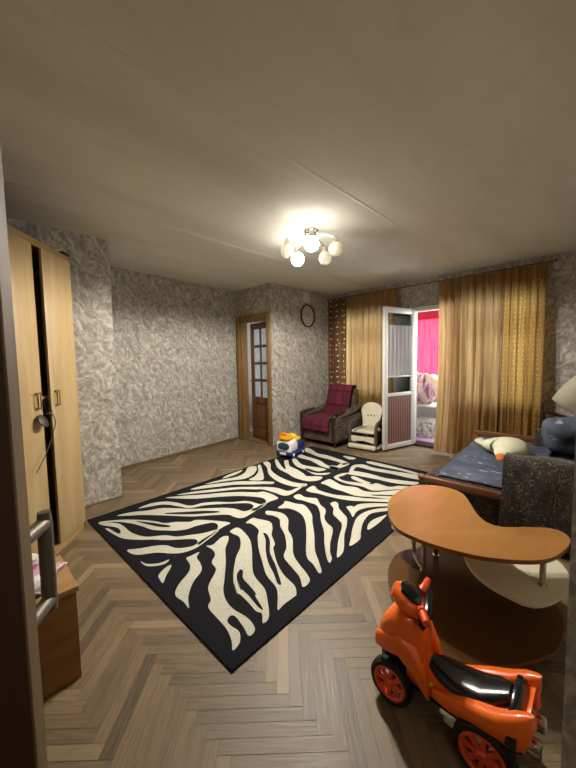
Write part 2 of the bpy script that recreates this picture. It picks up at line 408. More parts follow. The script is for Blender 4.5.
def mat_plaid():
    t = NT('burgundy_plaid'); uv = t.coord('UV')
    br = t.n('TexBrick', offset=0.0, squash=1.0); t.l(uv, br.inputs['Vector'])
    br.inputs['Scale'].default_value = 1; br.inputs['Brick Width'].default_value = .17; br.inputs['Row Height'].default_value = .17
    br.inputs['Mortar Size'].default_value = .012; br.inputs['Mortar Smooth'].default_value = .2
    br.inputs['Color1'].default_value = srgb('#6b1530'); br.inputs['Color2'].default_value = srgb('#4a1026'); br.inputs['Mortar'].default_value = srgb('#170f17')
    sh = t.n('TexWave', bands_direction='X'); sh.inputs['Scale'].default_value = 9; t.l(uv, sh.inputs['Vector'])
    c = t.mix(t.ramp(sh.outputs['Fac'], [(.85, 0.), (.97, .5)]), br.outputs['Color'], '#8a2747')
    t.col(c); t.set(Roughness=.95); t.bump(t.noise(t.coord(), 120, 2), .4, .003)
    return t.m

def mat_leaf_cover(name, base, base2, leaf):
    t = NT(name); co = t.coord()
    vo = t.n('TexVoronoi', feature='F1'); vo.inputs['Scale'].default_value = 9
    w = t.mapping(co, (1.6, .9, 1), (0, 0, .7))
    n0 = t.n('TexNoise'); n0.inputs['Scale'].default_value = 5; t.l(w, n0.inputs['Vector'])
    wv = t.n('VectorMath', operation='MULTIPLY_ADD'); t.l(n0.outputs['Color'], wv.inputs[0]); wv.inputs[1].default_value = (.3, .3, .3); t.l(w, wv.inputs[2])
    t.l(wv.outputs[0], vo.inputs['Vector'])
    c = t.ramp(t.noise(co, 6, 3), [(.4, base), (.65, base2)])
    c = t.mix(t.ramp(vo.outputs['Distance'], [(.13, 1.), (.2, 0.)]), c, leaf)
    t.col(c); t.set(Roughness=.9); t.bump(t.noise(co, 8, 3), .5, .02)
    return t.m

M_wall = mat_wallpaper(); M_ceil = mat_ceiling(); M_parq = mat_parquet()
M_plaster = plain('plaster', '#b9b4aa', .9)
M_base = wood('baseboard_wood', '#5f4c39', '#7d674d', .5)
M_frame = wood('door_frame_wood', '#71532f', '#8d6c44', .5, (14, 14, 1))
M_doorleaf = wood('brown_door_veneer', '#54331c', '#75502f', .35, (14, 14, 1))
M_hall = wood('dark_hall_door', '#3a2114', '#55321f', .35, (14, 14, 1))
M_hedge = wood('door_edge_wood', '#6f5a42', '#8a7458', .6, (14, 14, 1))
M_ward = wood('beech_veneer', '#a98e60', '#bfa477', .42, (10, 10, .8), scale=1.6)
M_wardedge = plain('beech_edge', '#a98a58', .4)
M_inside = plain('wardrobe_inside', '#2a2018', .8)
M_chest = wood('chest_veneer', '#7b5526', '#94682f', .4, (1, 10, 10))
M_chesttop = wood('chest_top_veneer', '#a07a4c', '#b58e5c', .3, (1, 10, 10))
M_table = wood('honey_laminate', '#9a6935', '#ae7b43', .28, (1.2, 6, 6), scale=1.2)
M_table2 = wood('shaded_honey_laminate', '#4c2f12', '#5b3a18', .3, (1.2, 6, 6), scale=1.2)  # bottom board: shadow under the tabletop is put into this darker colour
M_tedge = plain('table_edging', '#7a4d1e', .4)
M_cream = plain('cream_laminate', '#d6cfb4', .35, var=.03)
M_chrome = plain('chrome', '#cfcac2', .18, 1, var=.02)
M_brass = plain('brass', '#a58446', .3, 1)
M_steel = plain('brushed_steel', '#7c7366', .5, .5, var=.03)
M_white = plain('white_paint', '#d8d6cf', .4, var=.03)
M_plw = plain('cream_plastic', '#d5cfb8', .4, var=.03)
M_orange = plain('orange_plastic', '#ff6f14', .25, coat=.5, var=.03)
M_orange2 = plain('red_orange_plastic', '#ea5222', .3, coat=.2, var=.03)
M_black = plain('black_plastic', '#0d0d0f', .22, coat=.4)
M_tyre = plain('black_tyre', '#121213', .6)
M_yel = plain('yellow_plastic', '#e9c51c', .35)
M_yel2 = plain('amber_plastic', '#e0951c', .35)
M_blue = plain('navy_plastic', '#1d2f6b', .35)
M_navy = plain('dark_window_plastic', '#223a4e', .2, coat=.4)
M_whp = plain('white_plastic', '#e4e4e2', .35, var=.02)
M_rugb = plain('rug_black_pile', '#15151a', .95, spec=.2, bump=.6, bscale=160)
M_rugw = mat_rug_white()
M_sofa = mat_floral('dark_floral_upholstery', '#14100d', '#332922', '#7a6a50', 19)
M_arm = mat_floral('brown_floral_upholstery', '#37281c', '#54402c', '#7d6646', 9)
M_plaid = mat_plaid()
M_dkwood = wood('dark_varnished_wood', '#1f120c', '#36211a', .3, (10, 1, 10))
M_rail = wood('reddish_wood_rail', '#5a3320', '#7d4c30', .35, (10, 1, 10))
M_cover = mat_leaf_cover('slate_leaf_cover', '#444a5c', '#5b6274', '#c9ced4')
M_cush = mat_leaf_cover('slate_leaf_cushion', '#66707e', '#454d5c', '#a8afb8')
M_plush = plain('ivory_plush', '#d9d7b8', .95, bump=.5, bscale=120)
M_pillow = plain('cream_pillow', '#b9b29e', .9, bump=.3, bscale=40)
M_beak = plain('orange_felt', '#bd6a24', .8)
M_glass = mat_glass()
M_clockf = plain('clock_face_paper', '#b9b2a8', .6, var=.1)
M_clockr = plain('clock_rim_plastic', '#2b2320', .35)
M_gold = mat_curtain('gold_sheer', '#6c4c25', '#b48e55', trans=.45, tcol='#e2c08a')
M_goldd = mat_curtain('gold_flecked_sheer', '#75521f', '#aa8140', '#cdb27a', trans=.45, ds=22, tcol='#d6a862')
M_dots = mat_curtain('brown_dotted_drape', '#583a22', '#77522f', '#e6d3ae', trans=.3, ds=13)
M_red = mat_curtain('red_drape', '#b00c28', '#e85f78', trans=.42, tcol='#d8203c')
M_redh = mat_curtain('red_heading_tape', '#b30c34', '#c8173f', trans=.3)
M_lace = mat_curtain('white_lace', '#cfcbd0', '#ece9ee', trans=.55, alpha=.12)
M_rope = plain('curtain_rod_metal', '#6b5433', .4, .3)
M_wire = plain('grey_cable', '#3c3a38', .5)

def mat_frost():
    t = NT('frosted_pane'); co = t.coord()
    v = t.n('TexVoronoi'); v.inputs['Scale'].default_value = 60; t.l(co, v.inputs['Vector'])
    t.col(t.ramp(t.noise(co, 25, 3, .6, 1), [(.35, '#8b9292'), (.6, '#c3c9c9')])); t.set(Roughness=.25)
    tr = t.n('BsdfTranslucent'); tr.inputs['Color'].default_value = srgb('#e8eeee')
    ms = t.n('MixShader'); ms.inputs[0].default_value = .55; t.l(t.p.outputs[0], ms.inputs[1]); t.l(tr.outputs[0], ms.inputs[2]); t.l(ms.outputs[0], t.o.inputs['Surface'])
    t.bump(v.outputs['Distance'], .5, .004)
    return t.m
M_frost = mat_frost()

def mat_shade(name, e):
    t = NT(name)
    if e:
        t.col('#ffffff'); t.p.inputs['Emission Color'].default_value = (1, .94, .85, 1); t.p.inputs['Emission Strength'].default_value = e
    else:
        t.col(t.ramp(t.noise(t.coord(), 30, 2), [(.4, '#e6e2d4'), (.6, '#f4f1e6')])); t.set(Roughness=.25)
        tr = t.n('BsdfTranslucent'); tr.inputs['Color'].default_value = srgb('#fffdf0')
        ms = t.n('MixShader'); ms.inputs[0].default_value = .5; t.l(t.p.outputs[0], ms.inputs[1]); t.l(tr.outputs[0], ms.inputs[2]); t.l(ms.outputs[0], t.o.inputs['Surface'])
    return t.m
LAMP_E = 13
M_lit = mat_shade('lit_frosted_shade', LAMP_E); M_unlit = mat_shade('frosted_shade', 0)

def mat_stripes(name, cols, sc, axis='Y'):
    t = NT(name); co = t.coord('UV' if axis == 'UV' else 'Object')
    w = t.n('TexWave', bands_direction='Y' if axis != 'X' else 'X'); w.inputs['Scale'].default_value = sc; w.inputs['Distortion'].default_value = .6
    w.inputs['Detail Scale'].default_value = .4; t.l(co, w.inputs['Vector'])
    t.col(t.ramp(w.outputs['Fac'], [(.05, cols[0]), (.3, cols[1]), (.9, cols[2])])); t.set(Roughness=.5)
    return t.m
M_panel = mat_stripes('brown_slat_panel', ('#4a2c22', '#7d5444', '#8d6352'), 6.5, 'X')

# ------------------------------------------------------------------ the setting
H = 2.5
# floor of herringbone blocks, one mesh
def in_floor(x, y): return -.85 < x < 5.0 and -1.4 < y < 4.7
bm = B(); ul = bm.loops.layers.uv.verify(); tl = bm.faces.layers.float.new('tone')
box(bm, -.95, 4.95, -1.45, 4.75, -.06, -.004)
Lb, Wb = .40, .05
ca, sa = cos(PI/4), sin(PI/4)
n = int(round(Lb/Wb))
def plank(ax, ay, horiz):
    # block lower-left at (ax,ay) in the block frame
    w, h = (Lb, Wb) if horiz else (Wb, Lb)
    cx, cy = ax+w/2, ay+h/2
    X, Y = cx*ca-cy*sa+2, cx*sa+cy*ca+1.5
    if not in_floor(X, Y): return
    g = .0008
    zz = random.uniform(-.0006, .0006)
    q = [(ax+g, ay+g), (ax+w-g, ay+g), (ax+w-g, ay+h-g), (ax+g, ay+h-g)]
    vs = [bm.verts.new((px*ca-py*sa+2, px*sa+py*ca+1.5, zz*.5)) for px, py in q]
    f = bm.faces.new(vs)
    tone = min(1, max(0, random.gauss(.48, .23)))
    if random.random() < .06: tone *= .35
    f[tl] = tone
    o = (random.uniform(0, 50), random.uniform(0, 50))
    uvs = [(0, 0), (w, 0), (w, h), (0, h)]
    for l, (u, v) in zip(f.loops, uvs):
        if not horiz: u, v = v, u
        l[ul].uv = (u+o[0], v+o[1])
# herringbone: in row r, horizontals start shifted by Wb per row; verticals fill the steps
for r in range(-110, 111):
    for k in range(-8, 9):
        x0 = r*Wb + k*2*Lb; y0 = r*Wb
        plank(x0, y0, True)
        plank(x0 + Lb, y0 + Wb - Lb, False)
fl = struct('floor', bm, M_parq)

bm = B()
for (y0, y1, dz) in ((-1.45, 1.363, 0), (1.363, 2.772, .004), (2.772, 4.75, 0.001)):
    box(bm, -.95, 4.95, y0, y1, H+dz, H+.12)
for ys, hh in ((1.363, .0018), (2.772, .0012)):   # plastered joints between the ceiling slabs
    pts = []
    N = 60
    for i in range(N+1):
        x = -.9+5.8*i/N; w = .022+.010*noise.noise(Vector((x*2, ys, 0))); y = ys+.006*noise.noise(Vector((x*1.3, 3, ys)))
        pts.append((x, y, w, hh*(1+.5*noise.noise(Vector((x*3, 9, ys))))))
    rows = [[bm.verts.new((x, y-w, H+.004)), bm.verts.new((x, y-w*.3, H-h)), bm.verts.new((x, y+w*.3, H-h)), bm.verts.new((x, y+w, H+.004))] for x, y, w, h in pts]
    for a, b in zip(rows[:-1], rows[1:]):
        for k in range(3): bm.faces.new((a[k], a[k+1], b[k+1], b[k]))
struct('ceiling', bm, M_ceil)

def wallbox(name, *a, m=None):
    bm = B(); box(bm, *a); return struct(name, bm, m or M_wall)
def wallmulti(name, boxes, m=None):
    bm = B()
    for b_ in boxes: box(bm, *b_)
    return struct(name, bm, m or M_wall)
wallbox('wall_pier', -.85, 1.136, 3.444, 4.75, 0, H)
bm = B(); prism(bm, [(1.0, 4.29), (3.56, 4.54), (3.56, 4.75), (1.0, 4.75)], 0, H); struct('wall_left', bm, M_wall)
DY0, DY1, DZ = 3.745, 4.42, 2.0
wallmulti('wall_door', [(3.43, 3.55, 3.65, DY0, 0, H), (3.43, 3.55, DY1, 4.6, 0, H), (3.43, 3.55, DY0, DY1, DZ, H)])
wallmulti('wall_clock', [(3.55, 4.92, 3.65, 3.77, 0, H)])
BY0, BY1, BZ = 1.46, 2.13, 2.07
wallmulti('wall_window', [
    (4.92, 5.12, -.6, .58, 0, H), (4.92, 5.12, .58, BY0, 0, .8), (4.92, 5.12, .58, 5.4, BZ, H),
    (4.92, 5.12, BY1, 2.55, 0, BZ), (4.92, 5.12, 2.55, 3.45, 0, .8), (4.92, 5.12, 3.45, 4.0, 0, BZ), (4.92, 5.12, 4.9, 5.4, 0, BZ), (4.92, 5.12, 4.0, 4.9, 0, .8)])
wallbox('wall_right', 1.05, 5.1, -.6, -.45, 0, H)
wallbox('wall_near', 1.05, 1.17, -1.3, .046, 0, H)
wallbox('wall_back', -.85, 1.17, -1.4, -1.3, 0, H)
wallbox('wall_hall', -.9, -.8, -1.4, 3.45, 0, H)
# kitchen behind the glazed door
wallmulti('wall_kitchen', [(3.3, 5.1, 5.3, 5.4, 0, H), (3.3, 3.42, 4.6, 5.4, 0, H)], M_plaster)
wallbox('ceiling_kitchen', 3.3, 5.1, 4.75, 5.4, H, H+.1, m=M_plaster)
wallbox('floor_kitchen', 3.3, 5.1, 4.75, 5.4, -.06, 0, m=M_plaster)
# balcony
wallbox('floor_balcony', 5.12, 6.1, .3, 5.4, -.08, -.01, m=plain('balcony_screed', '#9b94a8', .6))
wallbox('ceiling_balcony', 5.12, 6.1, .3, 5.4, 2.3, 2.4, m=M_plaster)
wallmulti('wall_balcony', [(6.0, 6.1, .3, 5.4, -.08, .85), (5.12, 6.1, .2, .3, -.08, 2.4), (5.12, 6.1, 5.4, 5.5, -.08, 2.4), (6.0, 6.1, .3, 5.4, 2.2, 2.3)], M_plaster)
# balcony glazing bars
bm = B()
for y in (.33, 1.3, 2.0, 2.9, 3.9, 4.9): box(bm, 6.02, 6.07, y, y+.05, .85, 2.2, .004)
for z in (.85, 2.15): box(bm, 6.02, 6.07, .3, 5.4, z, z+.05, .004)
struct('trim_1', bm, M_white)

# baseboards
def bb(name, x0, x1, y0, y1, h=.035):
    bm = B(); box(bm, x0, x1, y0, y1, 0, h, .005, 1); struct(name, bm, M_base)
bb('baseboard_clock', 3.43, 4.92, 3.632, 3.65)
bb('baseboard_pier', .7, 1.146, 3.434, 3.444, .016)
bb('baseboard_pier_side', 1.136, 1.146, 3.444, 4.31, .016)
bm = B(); prism(bm, [(1.15, 4.29), (3.43, 4.508), (3.43, 4.53), (1.15, 4.315)], 0, .035, .003, 1); struct('baseboard_left', bm, M_base)
bb('baseboard_window', 4.9, 4.92, 2.2, 3.63)
bb('baseboard_near', 1.036, 1.05, -1.3, .05)

# windows
def window(name, y0, y1, z0, z1, mull):
    w = thing(name, '', ''); del w['label'], w['category']; w['kind'] = 'structure'
    bm = B(); f = .06
    for a in ((y0, y0+f, z0, z1), (y1-f, y1, z0, z1), (y0, y1, z0, z0+f), (y0, y1, z1-f, z1)): box(bm, 4.98, 5.04, *a, .004)
    for m_ in mull: box(bm, 4.985, 5.035, m_-.04, m_+.04, z0, z1, .004)
    box(bm, 4.985, 5.035, y0, y1, z1-.42, z1-.36, .004)
    obj('window_frame', bm, M_white, w)
    bm = B(); box(bm, 5.008, 5.014, y0+f*.5, y1-f*.5, z0+f*.5, z1-f*.5); obj('pane', bm, M_glass, w)
    bm = B(); box(bm, 4.84, 4.98, y0+.0, y1+.0, z0-.04, z0, .006); obj('window_sill', bm, M_white, w)
    return w
window('window_1', .58, BY0-.06, .8, BZ, (.98,))
window('window_2', 2.55, 3.45, .8, BZ, (3.0,))

# glazed interior door
d = thing('door_1', '', ''); del d['label'], d['category']; d['kind'] = 'structure'
bm = B()
fw = .075
box(bm, 3.405, 3.445, DY1, DY1+fw, 0, DZ+fw, .004); box(bm, 3.405, 3.445, DY0-fw, DY0, 0, DZ+fw, .004); box(bm, 3.4055, 3.4445, DY0, DY1, DZ, DZ+fw, .004)
obj('casing', bm, M_frame, d)
bm = B()
box(bm, 3.43, 3.56, DY1-.035, DY1+.001, 0, DZ, .002); box(bm, 3.43, 3.56, DY0-.001, DY0+.03, 0, DZ, .002); box(bm, 3.43, 3.56, DY0, DY1, DZ-.03, DZ+.001, .002)
obj('jamb', bm, M_frame, d)
bm = B(); box(bm, 3.44, 3.54, DY0+.02, DY1-.03, 0, .022, .004); obj('threshold', bm, M_frame, d)
leaf = bpy.data.objects.new('door_leaf', None); COL.objects.link(leaf); leaf.parent = d
leaf.location = (3.53, DY0+.04, .025); leaf.rotation_euler = (0, 0, math.radians(-7))
bm = B(); LW, LH = .575, 1.93     # leaf in y 0..LW, z 0..LH, thickness along x
st = .09; t0, t1 = 0, .04
zpan = .66
box(bm, t0, t1, 0, st, 0, LH, .003); box(bm, t0, t1, LW-st, LW, 0, LH, .003)
box(bm, t0+.001, t1-.001, st, LW-st, 0, .16, .003); box(bm, t0+.001, t1-.001, st, LW-st, LH-.1, LH, .003); box(bm, t0+.001, t1-.001, st, LW-st, zpan-.05, zpan+.05, .003)
box(bm, t0+.012, t1-.012, st, LW-st, .16, zpan-.05); box(bm, t0+.004, t0+.013, st+.03, LW-st-.03, .19, zpan-.08, .003)
gz0, gz1 = zpan+.05, LH-.1
box(bm, t0+.003, t1-.003, LW/2-.022, LW/2+.022, gz0, gz1, .003)
for k in range(1, 4):
    z = gz0+(gz1-gz0)*k/4; box(bm, t0+.003, t1-.003, st, LW-st, z-.022, z+.022, .003)
obj('door_panel', bm, M_doorleaf, leaf)
bm = B(); box(bm, .017, .023, st-.01, LW-st+.01, gz0-.01, gz1+.01); obj('pane', bm, M_frost, leaf)
bm = B(); tube(bm, [(0, LW-.045, .98), (-.045, LW-.045, .98), (-.05, LW-.06, .98), (-.05, LW-.15, .975)], .008, 8)
lathe(bm, [(0, 0), (.022, 0), (.022, .006), (0, .006)], 16, T(0, LW-.045, .98) @ R(-PI/2, 'Y')); obj('door_handle', bm, M_brass, leaf)

# balcony door, open into the room
d = thing('door_2', '', ''); del d['label'], d['category']; d['kind'] = 'structure'
bm = B()
box(bm, 4.90, 5.0, BY1-.045, BY1+.02, .02, BZ+.02, .004); box(bm, 4.90, 5.0, BY0-.02, BY0+.045, .02, BZ+.02, .004); box(bm, 4.901, 4.999, BY0, BY1, BZ-.045, BZ+.02, .004)
obj('door_frame', bm, M_white, d)
bm = B(); box(bm, 4.88, 5.14, BY0, BY1, -.01, .03, .006); obj('threshold', bm, M_dkwood, d)
leaf = bpy.data.objects.new('door_leaf', None); COL.objects.link(leaf); leaf.parent = d
leaf.location = (4.875, BY1-.05, .03)
fx, fy = 4.262, 2.25
ang = math.atan2(fy-(BY1-.05), fx-4.875); LL = math.hypot(fy-(BY1-.05), fx-4.875)
leaf.rotation_euler = (0, 0, ang)
bm = B(); f = .068; hh = 2.03; mid = .78
box(bm, 0, f, -.022, .022, 0, hh, .004); box(bm, LL-f, LL, -.022, .022, 0, hh, .004)
for z0, z1 in ((0, .07), (mid-.02, mid+.03), (hh-.08, hh)): box(bm, f, LL-f, -.021, .021, z0, z1, .004)
box(bm, f, LL-f, -.016, .016, 1.035, 1.055, .003)
obj('leaf_frame', bm, M_white, leaf)
bm = B(); box(bm, f-.005, LL-f+.005, -.012, .012, .065, mid-.015); obj('lower_panel', bm, M_panel, leaf)
bm = B(); box(bm, f-.005, LL-f+.005, -.003, .003, mid+.02, hh-.07); obj('pane', bm, M_glass, leaf)
bm = B()
surf(bm, lambda u, v: Vector((f+.01+(LL-2*f-.02)*u, .012+.007*sin(u*38)+.004*sin(u*71+v*3), 1.05+(.73)*v)), 90, 8, 1, 1)
obj('lace_curtain', bm, M_lace, leaf)
bm = B(); box(bm, LL-.05, LL-.03, -.03, -.021, 1.0, 1.12, .002); tube(bm, [(LL-.04, -.03, 1.08), (LL-.04, -.055, 1.08), (LL-.07, -.06, 1.08), (LL-.12, -.06, 1.078)], .007, 8); obj('door_handle', bm, M_steel, leaf)

# dark entrance door beside the camera
ex, ey = .0565, .600
ux, uy = -.80, .60
d = thing('door_3', '', '', (ex, ey, .012), math.atan2(uy, ux)); del d['label'], d['category']; d['kind'] = 'structure'
# local +x runs to the hinge, local +y points to the camera side?  thickness goes away from the camera
bm = B(); box(bm, .003, .82, -.025, -.001, 0, 2.02, .002); obj('door_panel', bm, M_hall, d)
bm = B(); box(bm, 0, .004, -.026, 0, 0, 2.02, .0015, 1)
obj('edge_band', bm, M_hedge, d)
bm = B()
za, zb = .918, 1.053
tube(bm, [(.012, -.024, za), (.012, -.084, za)], .0115, 12, smooth=False); tube(bm, [(.012, -.024, zb), (.012, -.084, zb)], .0115, 12, smooth=False)
tube(bm, [(.012, -.084, za-.018), (.012, -.084, za), (.012, -.084, zb), (.012, -.084, zb+.02)], [.0105, .0115, .0115, .0095], 14, smooth=False)
obj('door_handle', bm, M_steel, d)

# ------------------------------------------------------------------ zebra rug
def poly2(s): return [tuple(map(float, p.split(','))) for p in s.split()]
bm = B()
rc = [(.747, 3.119), (.767, 1.107), (3.80, 1.165), (3.81, 3.215)]
ox, oy = 2.28, 2.15
prism(bm, [(x-ox, y-oy) for x, y in rc], .0005, .008, .003, 1)
for e_i in range(4):   # bound edge
    a, b = rc[e_i], rc[(e_i+1) % 4]
    tube(bm, [(a[0]-ox, a[1]-oy, .0065), (b[0]-ox, b[1]-oy, .0065)], .0052, 6, smooth=False)
def inset(p):
    return p
def addpoly(s, z, mi, th):
    P = crm([(x-ox, y-oy, 0) for x, y in poly2(s)], 4, True)
    cl = [P[0]]
    for p in P[1:]:
        if (p-cl[-1]).length > .003: cl.append(p)
    if (cl[0]-cl[-1]).length < .003: cl.pop()
    vs = [bm.verts.new((p.x, p.y, z)) for p in cl]
    es = []
    for i in range(len(vs)):
        es.append(bm.edges.new((vs[i], vs[(i+1) % len(vs)])))
    r = bmesh.ops.triangle_fill(bm, edges=es, use_beauty=True, use_dissolve=False)
    for g in r['geom']:
        if isinstance(g, bmesh.types.BMFace):
            g.material_index = mi
            if g.normal.z < 0: g.normal_flip()
for s in RUG_WHITE: addpoly(s, .0092, 1, 0)
for s in RUG_BLACK: addpoly(s, .0102, 0, 0)
r = obj('zebra_rug', bm, [M_rugb, M_rugw], smooth=False, recalc=False)
r.location = (ox, oy, 0)
tag(r, 'large black and cream zebra striped rug lying on the parquet', 'rug')

# ------------------------------------------------------------------ wardrobe
wd = Vector((.659, .752, 0)).normalized(); P0 = Vector((.694, 3.010, 0))
WL = 1.05
# local frame: +x along the front from the left end to the right end, +y into the cabinet
org = P0 - wd*WL
w = thing('corner_wardrobe', 'tall beech veneer corner wardrobe with its doors ajar against the wallpapered pier', 'wardrobe', (org.x, org.y, 0), math.atan2(wd.y, wd.x))
ws = w.rotation_euler.z
def loc2(X, Y):
    dx, dy = X-org.x, Y-org.y
    return (dx*cos(ws)+dy*sin(ws), -dx*sin(ws)+dy*cos(ws))
foot = [(0, 0), (WL, 0), loc2(.694, 3.43), loc2(-.77, 3.43), loc2(-.77, org.y)]
WH = 2.16
bm = B()
prism(bm, foot, WH-.045, WH, .002, 1); prism(bm, foot, .0, .06)
inn = [(.02, .02), (WL-.02, .02), loc2(.67, 3.41), loc2(-.75, 3.41), loc2(-.75, org.y+.02)]
for a, b in ((1, 2), (2, 3), (3, 4), (4, 0)):
    p, q = Vector(foot[a]), Vector(foot[b]); nrm = Vector((-(q-p).y, (q-p).x)).normalized()*.016
    prism(bm, [p, q, q+nrm, p+nrm], .05, WH-.03)
prism(bm, [(0, .001), (.03, .001), (.03, .017), (0, .017)], .05, WH-.03); prism(bm, [(WL-.014, .001), (WL, .001), (WL, .017), (WL-.014, .017)], .05, WH-.03)
prism(bm, inn, 1.1, 1.118)
obj('carcass', bm, M_wardedge, w)
bm = B(); box(bm, WL-.002, WL+.006, -.004, .02, .0, WH-.045, .001, 1); obj('edge_strip', bm, M_rail, w)
bm = B(); box(bm, WL-.07, WL+.012, -.012, .03, WH, WH+.018, .004, 1); obj('corner_cap', bm, M_black, w)
bm = B(); box(bm, .30, WL-.30, .20, .215, .06, WH-.05); obj('divider', bm, M_inside, w)
def wdoor(x0, x1, yaw, hinge):
    dr = bpy.data.objects.new('door', None)
    o = None
    bm = B(); s = x1-x0
    if hinge == 'r': box(bm, -s, 0, -.018, 0, 0, WH-.115, .002)
    else: box(bm, 0, s, -.018, 0, 0, WH-.115, .002)
    o = obj('door', bm, M_ward, w); o.location = (x1 if hinge == 'r' else x0, -.001, .065); o.rotation_euler = (0, 0, yaw)
    return o, s
dr, s1 = wdoor(WL-.345, WL-.012, 0, 'r')
dl, s2 = wdoor(WL-.755, WL-.440, math.radians(-.3), 'l')
dx, s3 = wdoor(.02, WL-.765, 0, 'l')
def pull(door, x):
    bm = B(); z0, z1 = .985, 1.085; wv = .026
    for zz in (z0, z1): box(bm, x-wv/2, x+wv/2, -.036, -.018, zz-.004, zz+.004, .001, 1)
    for xx in (x-wv/2, x+wv/2): box(bm, xx-.003, xx+.003, -.040, -.034, z0-.004, z1+.004, .001, 1)
    return obj('handle', bm, M_brass, door)
pull(dr, -s1+.055); pull(dl, s2-.055)
# cord tangled on the wardrobe handle
def wpt(x, y, z):   # wardrobe frame -> world
    return (org.x+x*cos(ws)-y*sin(ws), org.y+x*sin(ws)+y*cos(ws), z)
hx = WL-.440-.03
bm = B()
cc = Vector(wpt(hx, -.05, 1.06))
def lp(pts): return [tuple(Vector(wpt(hx+a, -.045-b, 1.06+c))-cc) for a, b, c in pts]
tube(bm, lp([(.035, .0, -.045), (.075, .012, -.07), (.085, .015, -.13), (.06, .012, -.18), (.03, .01, -.24), (-.04, .012, -.32), (-.13, .012, -.40)]), .0028, 6, 8)
tube(bm, lp([(.04, 0, -.05), (.0, .01, .0), (-.05, .012, .05), (-.13, .01, .09)]), .0012, 5, 8)
tube(bm, lp([(.0, .0, .02), (.03, .012, .04), (.06, .012, .0), (.05, .01, -.05), (.01, .01, -.05), (-.02, .0, -.02), (-.01, .0, .03)]), .0012, 5, 8)
tube(bm, lp([(.03, 0, -.05), (.05, .02, -.03), (.075, .01, -.05), (.06, .01, -.075), (.03, .01, -.06)]), .0018, 5, 8)
o = obj('tangled_cord', bm, M_wire); o.location = cc; tag(o, 'thin dark cord looped over the left handle of the beech wardrobe', 'cord')
bm = B()
cc2 = Vector(wpt(hx-.02, -.05, .97))
for v in lathe(bm, [(0, .012), (.03, .010), (.046, .002), (.046, -.004), (.03, -.010), (0, -.012)], 24): pass
o = obj('dangling_lid', bm, plain('brown_tin', '#2f261e', .5)); o.location = cc2; o.rotation_euler = (math.radians(62), math.radians(15), ws)
tag(o, 'small dark round lid dangling below the tangled cord on the wardrobe', 'lid')

# ------------------------------------------------------------------ low chest with packets
c = thing('low_chest', 'low brown wooden chest beside the entrance door, packets heaped on it', 'chest', (.02, 1.73, 0))
bm = B(); box(bm, -.30, .295, -.17, .14, .0, .385, .002); obj('body', bm, M_chest, c)
bm = B(); box(bm, -.31, .303, -.178, .145, .385, .410, .003); obj('top', bm, M_chesttop, c)
def packet(name, x, y, z, sx, sy, sz, rz, m, label, seed, cat='packet'):
    bm = B(); N = 14
    def f(u, v, s):
        a = (2*u-1)*sx/2; b = (2*v-1)*sy/2
        e = max(0, (1-abs(2*u-1)**3)*(1-abs(2*v-1)**3))
        return Vector((a, b, s*sz/2*e**.5*(1+.5*noise.noise(Vector((a*25+seed, b*25, s)))) + .004*noise.noise(Vector((a*40, b*40, seed)))))
    for s in (1, -1): surf(bm, lambda u, v: f(u, v, s), N, N, sx, sy)
    bmesh.ops.remove_doubles(bm, verts=bm.verts, dist=.0009)
    o = obj(name, bm, m); o.location = (x, y, z+sz*.42); o.rotation_euler = (0, 0, rz)
    o['label'] = label; o['category'] = cat; o['group'] = 'packets heaped on the low chest'
    return o
def mat_pack(name, a, b, sc=28):
    t = NT(name); t.col(t.ramp(t.noise(t.coord(), sc, 3, .6, 1), [(.42, a), (.56, b)], 'LINEAR')); t.set(Roughness=.3); return t.m
packet('snack_packet', .175, 1.85, .42, .15, .09, .05, .3, mat_pack('yellow_pack', '#d6d04a', '#efeede'), 'yellow and white packet at the back of the chest heap', 1)
packet('snack_packet', .165, 1.775, .42, .15, .08, .06, -.2, mat_pack('grey_pack', '#4b4450', '#b7aeb4'), 'mottled grey packet between the yellow and the pink ones', 2)
packet('snack_packet', .175, 1.70, .42, .16, .09, .065, .15, mat_pack('pink_pack', '#a13d6a', '#e0b6cb'), 'pink patterned packet in the middle of the chest heap', 3)
packet('snack_packet', .165, 1.633, .42, .14, .065, .05, .45, mat_pack('white_pack', '#dfe4ee', '#f5f5f8'), 'plain white packet near the front of the chest heap', 4)
packet('snack_packet', .15, 1.578, .42, .11, .045, .03, 0, mat_pack('plum_pack', '#38242c', '#83707c'), 'dark plum packet at the front edge of the chest', 5)
packet('snack_packet', .285, 1.745, .415, .07, .05, .02, .7, mat_pack('rose_pack', '#e8dfe6', '#b9748f', 40), 'small white and rose packet on the right of the chest top', 6)

# ------------------------------------------------------------------ corner table
tb = thing('corner_table', 'honey coloured kidney shaped table with chrome posts in front of the sofa', 'table', (1.9, .5, 0))
tx, ty = 1.9, .5
def board(name, pts, z0, z1, mats, n=5):
    P = crm([(x-tx, y-ty, 0) for x, y in pts], n, True)
    bm = B(); prism(bm, [(p.x, p.y) for p in P], z0, z1, .003, 2, mi=0)
    bm.normal_update()
    for f in bm.faces:
        if abs(f.normal.z) < .7: f.material_index = 1
    return obj(name, bm, mats, tb)
TOP = [(1.737, .885), (1.637, .816), (1.569, .732), (1.548, .601), (1.561, .487), (1.593, .371), (1.651, .269), (1.734, .174), (1.828, .124), (1.951, .095), (2.034, .093), (2.094, .123), (2.1, .175), (2.045, .251), (1.96, .345), (1.944, .41), (2.014, .484), (2.153, .562), (2.269, .635), (2.318, .73), (2.284, .85), (2.175, .945), (1.999, .962), (1.85, .94)]
board('tabletop', TOP, .43, .45, [M_table, M_tedge])
